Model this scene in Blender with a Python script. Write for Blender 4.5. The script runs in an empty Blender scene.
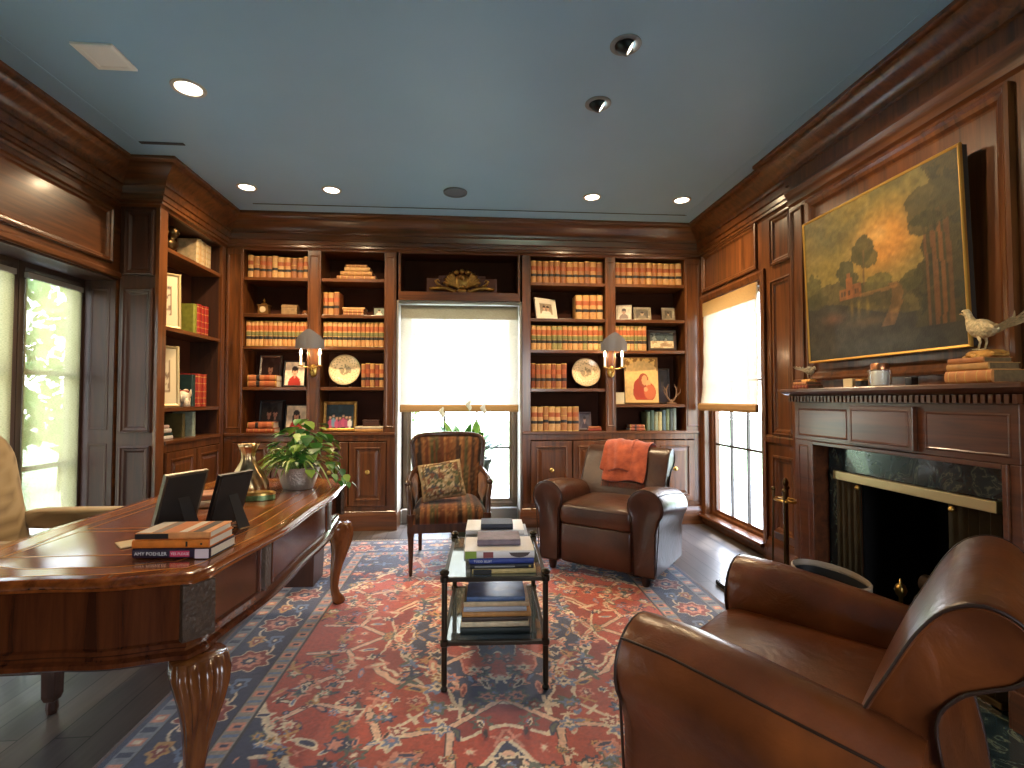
import bpy, bmesh, math, random
import numpy as np
from mathutils import Vector, Matrix
random.seed(7)
COL = bpy.context.scene.collection
PI = math.pi
def srgb(*c):
    return tuple(((v/255)/12.92 if v/255 <= .04045 else ((v/255+.055)/1.055)**2.4) for v in c)

# ------------------------------------------------------------------ materials
MATS = {}
def new_mat(name):
    m = bpy.data.materials.new(name); m.use_nodes = True
    nt = m.node_tree; b = nt.nodes['Principled BSDF']
    MATS[name] = m
    return m, nt, b
def N(nt, typ, **kw):
    n = nt.nodes.new(typ)
    for k, v in kw.items(): setattr(n, k, v)
    return n
def ramp(nt, stops, interp='LINEAR'):
    r = N(nt, 'ShaderNodeValToRGB'); e = r.color_ramp.elements
    r.color_ramp.interpolation = interp
    while len(e) < len(stops): e.new(.5)
    for i, (p, c) in enumerate(stops):
        e[i].position = p; e[i].color = (*c, 1)
    return r
def mat(name, col, rough=.5, metal=0, spec=.5, coat=0, bump=0, bscale=60, var=0, vscale=6, emit=None, estr=0):
    """plain procedural material: colour with slight noise variation and optional noise bump"""
    if name in MATS: return MATS[name]
    m, nt, b = new_mat(name)
    b.inputs['Roughness'].default_value = rough; b.inputs['Metallic'].default_value = metal
    b.inputs['Specular IOR Level'].default_value = spec; b.inputs['Coat Weight'].default_value = coat
    b.inputs['Coat Roughness'].default_value = .12
    b.inputs['Base Color'].default_value = (*col, 1)
    tc = N(nt, 'ShaderNodeTexCoord')
    if var:
        n = N(nt, 'ShaderNodeTexNoise'); n.inputs['Scale'].default_value = vscale; n.inputs['Detail'].default_value = 5
        nt.links.new(tc.outputs['Object'], n.inputs['Vector'])
        r = ramp(nt, [(.3, tuple(c*(1-var) for c in col)), (.7, tuple(min(1, c*(1+var)) for c in col))])
        nt.links.new(n.outputs['Fac'], r.inputs['Fac']); nt.links.new(r.outputs['Color'], b.inputs['Base Color'])
    if bump:
        n = N(nt, 'ShaderNodeTexNoise'); n.inputs['Scale'].default_value = bscale; n.inputs['Detail'].default_value = 4
        nt.links.new(tc.outputs['Object'], n.inputs['Vector'])
        bp = N(nt, 'ShaderNodeBump'); bp.inputs['Strength'].default_value = bump; bp.inputs['Distance'].default_value = .01
        nt.links.new(n.outputs['Fac'], bp.inputs['Height']); nt.links.new(bp.outputs['Normal'], b.inputs['Normal'])
    if emit:
        b.inputs['Emission Color'].default_value = (*emit, 1); b.inputs['Emission Strength'].default_value = estr
    return m
def wood(name, dark, light, axis='z', rough=.3, coat=.35, scale=1.0, bump=.03):
    m, nt, b = new_mat(name)
    tc = N(nt, 'ShaderNodeTexCoord'); mp = N(nt, 'ShaderNodeMapping')
    s = {'x': (.9, 14, 14), 'y': (14, .9, 14), 'z': (14, 14, .9)}[axis]
    mp.inputs['Scale'].default_value = tuple(v*scale for v in s)
    nt.links.new(tc.outputs['Object'], mp.inputs['Vector'])
    n = N(nt, 'ShaderNodeTexNoise'); n.inputs['Scale'].default_value = 1.6; n.inputs['Detail'].default_value = 7
    n.inputs['Roughness'].default_value = .62; n.inputs['Distortion'].default_value = .6
    nt.links.new(mp.outputs['Vector'], n.inputs['Vector'])
    mid = tuple((a+c)/2 for a, c in zip(dark, light))
    r = ramp(nt, [(.30, dark), (.5, mid), (.72, light)])
    nt.links.new(n.outputs['Fac'], r.inputs['Fac']); nt.links.new(r.outputs['Color'], b.inputs['Base Color'])
    b.inputs['Roughness'].default_value = rough; b.inputs['Coat Weight'].default_value = coat
    b.inputs['Coat Roughness'].default_value = .15
    if bump:
        bp = N(nt, 'ShaderNodeBump'); bp.inputs['Strength'].default_value = bump; bp.inputs['Distance'].default_value = .01
        nt.links.new(n.outputs['Fac'], bp.inputs['Height']); nt.links.new(bp.outputs['Normal'], b.inputs['Normal'])
    return m
def attr_mat(name, rough=.6, spec=.4, coat=0, sheen=0, bump=0, bscale=300, metal=0):
    if name in MATS: return MATS[name]
    m, nt, b = new_mat(name)
    a = N(nt, 'ShaderNodeAttribute'); a.attribute_name = 'pattern'
    nt.links.new(a.outputs['Color'], b.inputs['Base Color'])
    b.inputs['Roughness'].default_value = rough; b.inputs['Specular IOR Level'].default_value = spec
    b.inputs['Coat Weight'].default_value = coat; b.inputs['Sheen Weight'].default_value = sheen; b.inputs['Metallic'].default_value = metal
    if bump:
        tc = N(nt, 'ShaderNodeTexCoord'); n = N(nt, 'ShaderNodeTexNoise'); n.inputs['Scale'].default_value = bscale
        nt.links.new(tc.outputs['Object'], n.inputs['Vector'])
        bp = N(nt, 'ShaderNodeBump'); bp.inputs['Strength'].default_value = bump; bp.inputs['Distance'].default_value = .004
        nt.links.new(n.outputs['Fac'], bp.inputs['Height']); nt.links.new(bp.outputs['Normal'], b.inputs['Normal'])
    return m

# ------------------------------------------------------------------ objects
def tag(o, label=None, cat=None, group=None, kind=None):
    if label: o['label'] = label
    if cat: o['category'] = cat
    if group: o['group'] = group
    if kind: o['kind'] = kind
    return o
def empty(name, loc, rz=0, label=None, cat=None, group=None):
    o = bpy.data.objects.new(name, None); COL.objects.link(o)
    o.empty_display_size = .1
    o.location = loc; o.rotation_euler = (0, 0, rz)
    return tag(o, label, cat, group)
class MB:
    """collects geometry; build() links it as ONE mesh object"""
    def __init__(s): s.V = []; s.F = []; s.M = []
    def add(s, vs, fs, m=0):
        b = len(s.V); s.V += [tuple(v) for v in vs]
        s.F += [tuple(b+i for i in f) for f in fs]; s.M += [m]*len(fs)
        return s
    def box(s, x0, y0, z0, x1, y1, z1, m=0, M=None):
        if x0 > x1: x0, x1 = x1, x0
        if y0 > y1: y0, y1 = y1, y0
        if z0 > z1: z0, z1 = z1, z0
        v = [(x0,y0,z0),(x1,y0,z0),(x1,y1,z0),(x0,y1,z0),(x0,y0,z1),(x1,y0,z1),(x1,y1,z1),(x0,y1,z1)]
        if M is not None: v = [tuple(M @ Vector(p)) for p in v]
        return s.add(v, [(0,3,2,1),(4,5,6,7),(0,1,5,4),(1,2,6,5),(2,3,7,6),(3,0,4,7)], m)
    def loft(s, secs, m=0, caps=True, closed=True, close_u=False):
        """sections: lists of equal-length 3D point loops"""
        n = len(secs[0]); vs = [p for sec in secs for p in sec]; fs = []
        rng = n if closed else n-1
        L = len(secs)
        for i in range(L if close_u else L-1):
            i2 = (i+1) % L
            for j in range(rng):
                k = (j+1) % n
                fs.append((i*n+j, i*n+k, i2*n+k, i2*n+j))
        if caps and not close_u and closed:
            fs.append(tuple(reversed(range(n)))); fs.append(tuple((L-1)*n+j for j in range(n)))
        return s.add(vs, fs, m)
    def prism(s, poly, axis, a, b, m=0):
        """poly in the two remaining axes (x: (y,z), y: (x,z), z: (x,y)) extruded from a to b"""
        def P(u, v, t): return {'x': (t,u,v), 'y': (u,t,v), 'z': (u,v,t)}[axis]
        return s.loft([[P(u,v,a) for u,v in poly], [P(u,v,b) for u,v in poly]], m)
    def lathe(s, prof, c=(0,0,0), n=24, m=0, M=None, sx=1, sy=1):
        secs = [[(c[0]+r*sx*math.cos(2*PI*j/n), c[1]+r*sy*math.sin(2*PI*j/n), c[2]+z) for j in range(n)] for r, z in prof]
        if M is not None: secs = [[tuple(M @ Vector(p)) for p in q] for q in secs]
        return s.loft(secs, m, caps=False)
    def tube(s, pts, r, n=8, m=0, caps=True, closed=False):
        pts = [Vector(p) for p in pts]; L = len(pts)
        rs = r if isinstance(r, (list, tuple)) else [r]*L
        secs = []; up = None
        for i, p in enumerate(pts):
            if closed: t = pts[(i+1) % L]-pts[i-1]
            else: t = pts[min(i+1, L-1)]-pts[max(i-1, 0)]
            t = t.normalized() if t.length > 1e-9 else Vector((0,0,1))
            if up is None: up = t.orthogonal().normalized()
            u = (up - t*up.dot(t))
            u = u.normalized() if u.length > 1e-6 else t.orthogonal().normalized()
            up = u; w = t.cross(u)
            secs.append([tuple(p + (u*math.cos(2*PI*j/n)+w*math.sin(2*PI*j/n))*rs[i]) for j in range(n)])
        return s.loft(secs, m, caps=caps, close_u=closed)
    def sphere(s, c, r, n=12, k=8, m=0, sc=(1,1,1), M=None):
        secs = []
        for i in range(k+1):
            a = PI*i/k; rr = max(math.sin(a), 1e-3)
            secs.append([(c[0]+r*sc[0]*rr*math.cos(2*PI*j/n), c[1]+r*sc[1]*rr*math.sin(2*PI*j/n), c[2]-r*sc[2]*math.cos(a)) for j in range(n)])
        if M is not None: secs = [[tuple(M @ Vector(p)) for p in q] for q in secs]
        return s.loft(secs, m)
    def superq(s, c, a, b, h, e1=.35, e2=.3, n=32, k=16, m=0, M=None):
        """rounded cushion block"""
        def sp(v, e): return math.copysign(abs(v)**e, v)
        secs = []
        for i in range(k+1):
            t = -PI/2+PI*i/k; ct, st = max(math.cos(t), 1e-4), math.sin(t)
            secs.append([(c[0]+a*sp(ct,e1)*sp(math.cos(2*PI*j/n),e2), c[1]+b*sp(ct,e1)*sp(math.sin(2*PI*j/n),e2), c[2]+h*sp(st,e1)) for j in range(n)])
        if M is not None: secs = [[tuple(M @ Vector(p)) for p in q] for q in secs]
        return s.loft(secs, m)
    def ring(s, o, u, v, n, x0, y0, x1, y1, prof, cap=False, m=0, closed_prof=False):
        """rectangular moulding on a plane: prof = (inset, height) pairs; cap fills the last loop"""
        o, u, v, n = Vector(o), Vector(u), Vector(v), Vector(n); secs = []
        for t, h in prof:
            q = [(x0+t,y0+t),(x1-t,y0+t),(x1-t,y1-t),(x0+t,y1-t)]
            secs.append([tuple(o+u*a+v*b+n*h) for a, b in q])
        b = len(s.V)
        s.loft(secs, m, caps=False, close_u=closed_prof)
        if cap: s.F.append(tuple(b+(len(prof)-1)*4+j for j in range(4))); s.M.append(m)
        return s
    def sweep(s, prof, path, m=0, side=1):
        """prof (p,z) with p measured to the left (side=1) of the path's direction; mitred corners"""
        path = [Vector((x, y)) for x, y in path]; secs = []
        for i, p in enumerate(path):
            d0 = (path[i]-path[i-1]).normalized() if i > 0 else None
            d1 = (path[i+1]-path[i]).normalized() if i < len(path)-1 else None
            d0 = d0 or d1; d1 = d1 or d0
            n0 = Vector((-d0.y, d0.x))*side; n1 = Vector((-d1.y, d1.x))*side
            mm = (n0+n1); mm = mm/max(mm.length_squared, 1e-6)*2 if mm.length > 1e-6 else n0
            secs.append([(p.x+mm.x*q, p.y+mm.y*q, z) for q, z in prof])
        return s.loft(secs, m)
    def build(s, name, mats, parent=None, smooth=False, bevel=0, seg=2, angle=40, sub=0, loc=None, rot=None, recalc=True, weld=False):
        me = bpy.data.meshes.new(name)
        me.from_pydata(s.V, [], s.F)
        for mm in (mats if isinstance(mats, (list, tuple)) else [mats]): me.materials.append(mm)
        me.polygons.foreach_set('material_index', s.M)
        if recalc or weld:
            bm = bmesh.new(); bm.from_mesh(me)
            if weld: bmesh.ops.remove_doubles(bm, verts=bm.verts, dist=1e-5)
            if recalc: bmesh.ops.recalc_face_normals(bm, faces=bm.faces)
            bm.to_mesh(me); bm.free()
        if smooth:
            me.polygons.foreach_set('use_smooth', [True]*len(me.polygons))
            if smooth is not True: me.set_sharp_from_angle(angle=math.radians(smooth))
        o = bpy.data.objects.new(name, me); COL.objects.link(o)
        if parent is not None: o.parent = parent
        if loc is not None: o.location = loc
        if rot is not None: o.rotation_euler = rot
        if bevel:
            b = o.modifiers.new('bevel', 'BEVEL'); b.width = bevel; b.segments = seg
            b.limit_method = 'ANGLE'; b.angle_limit = math.radians(angle); b.harden_normals = False
        if sub:
            d = o.modifiers.new('sub', 'SUBSURF'); d.levels = sub; d.render_levels = sub
        return o
def struct(mb, name, m, **kw):
    o = mb.build(name, m, **kw); o['kind'] = 'structure'; return o
def rotz(a, c=(0,0,0)):
    return Matrix.Translation(c) @ Matrix.Rotation(a, 4, 'Z')

# ---- value noise + painted grids (surface patterns stored as a colour attribute)
RNG = np.random.RandomState(11)
def vnoise(x, y, seed=0, octv=4, gain=.5):
    out = np.zeros_like(x, dtype=float); amp = 1; tot = 0
    for o in range(octv):
        g = np.random.RandomState(seed*17+o).rand(64, 64)
        xi = np.floor(x).astype(int); yi = np.floor(y).astype(int)
        fx = x-xi; fy = y-yi; fx = fx*fx*(3-2*fx); fy = fy*fy*(3-2*fy)
        a = g[xi % 64, yi % 64]; b = g[(xi+1) % 64, yi % 64]; c = g[xi % 64, (yi+1) % 64]; d = g[(xi+1) % 64, (yi+1) % 64]
        out += amp*((a*(1-fx)+b*fx)*(1-fy)+(c*(1-fx)+d*fx)*fy); tot += amp
        amp *= gain; x = x*2+13.7; y = y*2+7.3
    return out/tot
def lin(c):
    c = np.clip(np.asarray(c, float)/255, 0, 1)
    return np.where(c <= .04045, c/12.92, ((c+.055)/1.055)**2.4)
def put_pattern(me, rgb):
    """rgb: (nverts,3) sRGB 0..255"""
    at = me.color_attributes.new('pattern', 'FLOAT_COLOR', 'POINT')
    a = np.ones((len(me.vertices), 4), np.float32); a[:, :3] = lin(rgb)
    at.data.foreach_set('color', a.ravel())
def painted(name, nu, nv, pos, col, m, parent=None, smooth=True, loc=None, rot=None):
    """grid of nu x nv; pos(u,v)->(n,3), col(u,v)->(n,3) sRGB, u,v in 0..1 arrays"""
    U, V = np.meshgrid(np.linspace(0, 1, nu), np.linspace(0, 1, nv)); U = U.ravel(); V = V.ravel()
    P = pos(U, V); idx = np.arange(nu*nv).reshape(nv, nu)
    F = np.stack([idx[:-1,:-1], idx[:-1,1:], idx[1:,1:], idx[1:,:-1]], -1).reshape(-1, 4)
    me = bpy.data.meshes.new(name); me.vertices.add(nu*nv); me.vertices.foreach_set('co', P.astype(np.float32).ravel())
    nf = len(F); me.loops.add(nf*4); me.polygons.add(nf)
    me.loops.foreach_set('vertex_index', F.ravel().astype(np.int32))
    me.polygons.foreach_set('loop_start', np.arange(0, nf*4, 4, dtype=np.int32))
    me.polygons.foreach_set('use_smooth', [smooth]*nf)
    me.update(calc_edges=True); me.validate()
    put_pattern(me, col(U, V)); me.materials.append(m)
    o = bpy.data.objects.new(name, me); COL.objects.link(o)
    if parent is not None: o.parent = parent
    if loc is not None: o.location = loc
    if rot is not None: o.rotation_euler = rot
    return o
def plane_pos(w, h, axis='xz', c=(0,0,0)):
    def f(u, v):
        a = (u-.5)*w; b = v*h; z = np.zeros_like(a)
        if axis == 'xz': P = np.stack([a, z, b], -1)
        elif axis == 'xy': P = np.stack([a, b-h/2, z], -1)
        return P+np.array(c)
    return f
def text(s, name, size, m, parent, loc, rot, extrude=.0003, align='LEFT'):
    cu = bpy.data.curves.new(name, 'FONT'); cu.body = s; cu.size = size; cu.extrude = extrude; cu.align_x = align; cu.align_y = 'CENTER'
    cu.resolution_u = 2
    o = bpy.data.objects.new(name, cu); COL.objects.link(o); cu.materials.append(m)
    bpy.context.view_layer.update(); me = bpy.data.meshes.new_from_object(o.evaluated_get(bpy.context.evaluated_depsgraph_get()))
    bpy.data.objects.remove(o); bpy.data.curves.remove(cu); o = bpy.data.objects.new(name, me); COL.objects.link(o)
    if not me.materials: me.materials.append(m)
    o.parent = parent; o.location = loc; o.rotation_euler = rot
    return o
ORD = ['first','second','third','fourth','fifth','sixth','seventh','eighth','ninth','tenth','eleventh','twelfth','thirteenth','fourteenth','fifteenth','sixteenth']

# ------------------------------------------------------------------ shared materials
MAHD, MAHL = srgb(50,27,13), srgb(122,71,34)
W_V = wood('mahogany_upright', MAHD, MAHL, 'z')
W_X = wood('mahogany_along_x', MAHD, MAHL, 'x')
W_Y = wood('mahogany_along_y', MAHD, MAHL, 'y')
W_DK = wood('mahogany_dark', srgb(40,21,12), srgb(74,40,23), 'z', rough=.5, coat=.05)
W_BACK = mat('bookcase_back_panel', srgb(64,32,19), .7, spec=.15, var=.2)
BRASS = mat('brass', srgb(205,165,90), .28, 1)
BRONZE = mat('dark_bronze', srgb(95,75,48), .35, 1, var=.25)
BLACKM = mat('black_metal', srgb(22,21,20), .45, .6)
GOLD = mat('gilt', srgb(158,118,62), .4, .9, var=.3, vscale=30)
SILVER = mat('silver', srgb(200,196,188), .25, 1)
PAPER = mat('paper', srgb(228,218,196), .8, var=.06, vscale=200)
WHITE = mat('white_paint', srgb(232,228,220), .5)
# ================================================================== camera, world, settings
sc = bpy.context.scene
cd = bpy.data.cameras.new('camera'); cam = bpy.data.objects.new('camera', cd); COL.objects.link(cam)
cam.location = (0, 0, 1.28); cam.rotation_euler = (PI/2+.03, 0, -.082)
cd.sensor_width = 36; cd.lens = 510/1024*36; cd.clip_start = .02; cd.clip_end = 200
sc.camera = cam
sc.view_settings.view_transform = 'Standard'; sc.view_settings.look = 'None'
sc.view_settings.exposure = 0; sc.view_settings.gamma = 1; sc.view_settings.use_curve_mapping = False
sc.cycles.max_bounces = 10; sc.cycles.diffuse_bounces = 6; sc.cycles.glossy_bounces = 4; sc.cycles.transparent_max_bounces = 16
sc.cycles.sample_clamp_indirect = 6; sc.cycles.use_denoising = True; sc.cycles.blur_glossy = .5
sc.cycles.caustics_reflective = False; sc.cycles.caustics_refractive = False
w = bpy.data.worlds.new('sky'); sc.world = w; w.use_nodes = True
nt = w.node_tree; bg = nt.nodes['Background']
tcw = N(nt, 'ShaderNodeTexCoord'); sep = N(nt, 'ShaderNodeSeparateXYZ'); nt.links.new(tcw.outputs['Generated'], sep.inputs['Vector'])
rw = ramp(nt, [(.42, srgb(150,165,140)), (.52, srgb(250,252,255)), (.85, srgb(190,215,250))])
mw_ = N(nt, 'ShaderNodeMapRange'); mw_.inputs[1].default_value = -1; mw_.inputs[2].default_value = 1
nt.links.new(sep.outputs['Z'], mw_.inputs[0]); nt.links.new(mw_.outputs[0], rw.inputs['Fac'])
nt.links.new(rw.outputs['Color'], bg.inputs['Color']); bg.inputs['Strength'].default_value = 16.0

# ================================================================== room constants (metres; camera stands at x=0 y=0)
XL, XR, YB, YF, ZC = -2.66, 2.40, 5.50, -2.3, 3.05
FB = 5.12            # front plane of the back-wall bookcases
LF = -2.36           # front plane of the left bookcase
YE = 4.06            # its end panel
XBR, YB0, YB1 = 2.28, .85, 3.45   # chimney breast

# floor: dark narrow boards running along y
m, nt, b = new_mat('dark_floor_boards')
tc = N(nt, 'ShaderNodeTexCoord'); mp = N(nt, 'ShaderNodeMapping'); mp.inputs['Rotation'].default_value = (0, 0, PI/2)
nt.links.new(tc.outputs['Object'], mp.inputs['Vector'])
br = N(nt, 'ShaderNodeTexBrick'); br.inputs['Scale'].default_value = 1; br.inputs['Brick Width'].default_value = 1.4; br.inputs['Row Height'].default_value = .13
br.inputs['Mortar Size'].default_value = .003; br.inputs['Color1'].default_value = (*srgb(74,68,66),1); br.inputs['Color2'].default_value = (*srgb(104,96,92),1); br.inputs['Mortar'].default_value = (*srgb(25,22,20),1)
nt.links.new(mp.outputs['Vector'], br.inputs['Vector'])
n1 = N(nt, 'ShaderNodeTexNoise'); n1.inputs['Scale'].default_value = 3; n1.inputs['Detail'].default_value = 8
mp2 = N(nt, 'ShaderNodeMapping'); mp2.inputs['Scale'].default_value = (18, 1.2, 1); nt.links.new(tc.outputs['Object'], mp2.inputs['Vector']); nt.links.new(mp2.outputs['Vector'], n1.inputs['Vector'])
mx = N(nt, 'ShaderNodeMixRGB', blend_type='MULTIPLY'); mx.inputs[0].default_value = .6
r = ramp(nt, [(.3, (.45,.45,.45)), (.7, (1,1,1))]); nt.links.new(n1.outputs['Fac'], r.inputs['Fac'])
nt.links.new(br.outputs['Color'], mx.inputs[1]); nt.links.new(r.outputs['Color'], mx.inputs[2]); nt.links.new(mx.outputs[0], b.inputs['Base Color'])
b.inputs['Roughness'].default_value = .4; b.inputs['Specular IOR Level'].default_value = .8; b.inputs['Coat Weight'].default_value = .3; b.inputs['Coat Roughness'].default_value = .25
FLOORM = m
struct(MB().box(-3.4, YF-.3, -.1, 2.9, 5.9, 0), 'floor', FLOORM)
CEILM = mat('blue_grey_ceiling_paint', srgb(148,188,216), .45, spec=.4, var=.03, vscale=1.5)
struct(MB().box(-3.4, YF-.3, ZC, 2.9, 5.9, ZC+.12), 'ceiling', CEILM)

# ---- mouldings
CROWN = [(0,3.05),(.215,3.05),(.215,3.03),(.205,3.02),(.19,3.015),(.185,3.0),(.16,2.975),(.12,2.95),(.095,2.925),(.085,2.90),(.085,2.885),(.07,2.88),(.065,2.86),(.06,2.83),(.045,2.825),(.042,2.79),(.03,2.785),(.03,2.765),(.012,2.76),(.0,2.745)]
MOULD = [(0,0),(0,.022),(.012,.026),(.02,.016),(.034,.014),(.044,.004),(.05,.001)]    # applied panel moulding
def panel(mb, o, u, v, n, x0, y0, x1, y1, raised=False, prof=None, deep=0):
    p = prof or MOULD
    mb.ring(o, u, v, n, x0, y0, x1, y1, p)
    if raised:
        mb.ring(o, u, v, n, x0+.055, y0+.055, x1-.055, y1-.055, [(0,.001),(.035,.012)], cap=True)
Xp, Xn, Yp, Yn, Zp = (1,0,0), (-1,0,0), (0,1,0), (0,-1,0), (0,0,1)

# ---- back wall with window hole x -.70...50, z .12..2.27
bw = MB(); y0, y1 = YB, YB+.25
bw.box(-3.0, y0, 0, -.70, y1, ZC); bw.box(.50, y0, 0, 2.75, y1, ZC); bw.box(-.70, y0, 2.27, .50, y1, ZC); bw.box(-.70, y0, 0, .50, y1, .12)
struct(bw, 'wall_back', W_X)
# ---- left wall: opening y 1.25..4.06, z 0..2.19, recess back to x -2.95; panelled frieze above
lw = MB()
lw.box(XL-.34, YF, 0, XL, 1.25, ZC); lw.box(XL-.34, 1.25, 2.19, XL, YE, ZC); lw.box(XL-.34, YE, 0, XL, YB, ZC)
for a, c in ((1.3, 3.98), (-1.4, 1.22)):
    panel(lw, (XL, 0, 0), Yp, Zp, Xp, a, 2.29, c, 2.70)
lw.sweep([(0,2.24),(.02,2.24),(.03,2.225),(.03,2.20),(.018,2.19),(0,2.19)], [(XL, 4.06), (XL, 1.25)], side=1)
panel(lw, (XL, 0, 0), Yp, Zp, Xp, -1.4, .25, 1.1, 2.1)
struct(lw, 'wall_left', W_Y)
# ---- right wall: window opening y 4.02..5.05, z .10..2.28
rw_ = MB()
rw_.box(XR, 5.05, 0, XR+.14, YB, ZC); rw_.box(XR, YF, 0, XR+.14, 1.92, ZC); rw_.box(XR, 2.84, 0, XR+.14, 4.02, ZC); rw_.box(XR, 1.92, .84, XR+.14, 2.84, ZC); rw_.box(XR, 4.02, 2.28, XR+.14, 5.05, ZC); rw_.box(XR, 4.02, 0, XR+.14, 5.05, .10)
R0 = (XR, 0, 0)
panel(rw_, R0, Yp, Zp, Xn, 4.06, 2.37, 5.06, 2.76)
for z0, z1 in ((2.34,2.72), (1.0,2.22), (.24,.84)): panel(rw_, R0, Yp, Zp, Xn, 3.60, z0, 3.86, z1)
rw_.sweep([(0,1.0),(.014,.995),(.02,.98),(.02,.94),(.01,.93),(0,.92)], [(XR, 3.45), (XR, 3.98)], side=1)
for a, c in ((-2.2,-.4), (-.3,.7)):
    panel(rw_, R0, Yp, Zp, Xn, a, 1.05, c, 2.7); panel(rw_, R0, Yp, Zp, Xn, a, .25, c, .95)
# window casing
rw_.ring(R0, Yp, Zp, Xn, 3.95, .03, 5.11, 2.345, [(0,0),(0,.02),(.02,.026),(.05,.02),(.07,.012),(.07,0)])
struct(rw_, 'wall_right', W_V)
# ---- chimney breast: hollow behind the fireplace opening
cb = MB()
cb.box(XBR, YB0, 0, XR+.1, 1.93, ZC); cb.box(XBR, 2.83, 0, XR+.1, YB1, ZC); cb.box(XBR, 1.93, .83, XR+.1, 2.83, ZC)
B0 = (XBR, 0, 0)
panel(cb, B0, Yp, Zp, Xn, 1.93, 1.40, 3.24, 2.62, prof=[(0,0),(0,.03),(.015,.036),(.03,.024),(.05,.02),(.065,.004),(.075,.001)])
panel(cb, B0, Yp, Zp, Xn, .95, 1.40, 1.80, 2.62, prof=[(0,0),(0,.03),(.015,.036),(.03,.024),(.05,.02),(.065,.004),(.075,.001)])
panel(cb, B0, Yp, Zp, Xn, 3.30, 1.40, 3.43, 2.62, prof=[(0,0),(0,.01),(.01,.012),(.02,.002)])
struct(cb, 'wall_chimney_breast', W_V)
# ---- front wall behind the camera, with an unseen window added for daylight
fw = MB()
fw.box(-3.0, YF-.2, 0, .4, YF, ZC); fw.box(1.9, YF-.2, 0, 2.75, YF, ZC); fw.box(.4, YF-.2, 2.5, 1.9, YF, ZC); fw.box(.4, YF-.2, 0, 1.9, YF, .5)
struct(fw, 'wall_front', W_X)
# ---- crown moulding, all round (mitred), following the bookcases and chimney breast
cr = MB()
path = [(XL, YF), (XL, YE), (LF, YE), (LF, FB), (XR, FB), (XR, YB1), (2.35, YB1), (2.35, YB0), (XR, YB0), (XR, YF), (XL, YF)]
cr.sweep(CROWN, path, side=-1)
struct(cr, 'trim_1', W_X, smooth=35)
# second fascia below the crown on the right wall and breast
tr2 = MB()
tr2.sweep([(0,2.76),(.045,2.76),(.045,2.74),(.03,2.72),(.02,2.69),(.018,2.66),(.006,2.65),(0,2.645)], [(XBR, 3.44), (XBR, YB0)], side=-1)
struct(tr2, 'trim_2', W_Y, smooth=35)
# ceiling shadow-gap strips
for i, (a, c) in enumerate((((-2.29,-1.0),(-2.285,3.66)), ((-1.96,4.735),(2.07,4.70)), ((2.06,4.70),(2.06,-1.0)))):
    s = MB(); dx, dy = c[0]-a[0], c[1]-a[1]; L = math.hypot(dx, dy); nx, ny = -dy/L*.006, dx/L*.006
    s.loft([[(a[0]+nx,a[1]+ny,z),(a[0]-nx,a[1]-ny,z),(c[0]-nx,c[1]-ny,z),(c[0]+nx,c[1]+ny,z)] for z in (3.046,3.0505)])
    struct(s, f'trim_{i+3}', CEILM if i != 1 else mat('ceiling_slot', srgb(52,58,66), .7))
struct(MB().box(-2.27,3.645,3.045,-1.98,3.675,3.0505), 'trim_6', MATS['ceiling_slot'])
# baseboards
BASE = [(0,0),(.022,0),(.022,.13),(.018,.15),(.01,.165),(.008,.18),(0,.185)]
struct(MB().sweep(BASE, [(XR, 4.0), (XR, YB1), (XBR, YB1), (XBR, 3.2)], side=-1), 'baseboard_right', W_Y, smooth=35)
struct(MB().sweep(BASE, [(XL, YF), (XL, 1.2)], side=-1), 'baseboard_left', W_Y, smooth=35)

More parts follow.
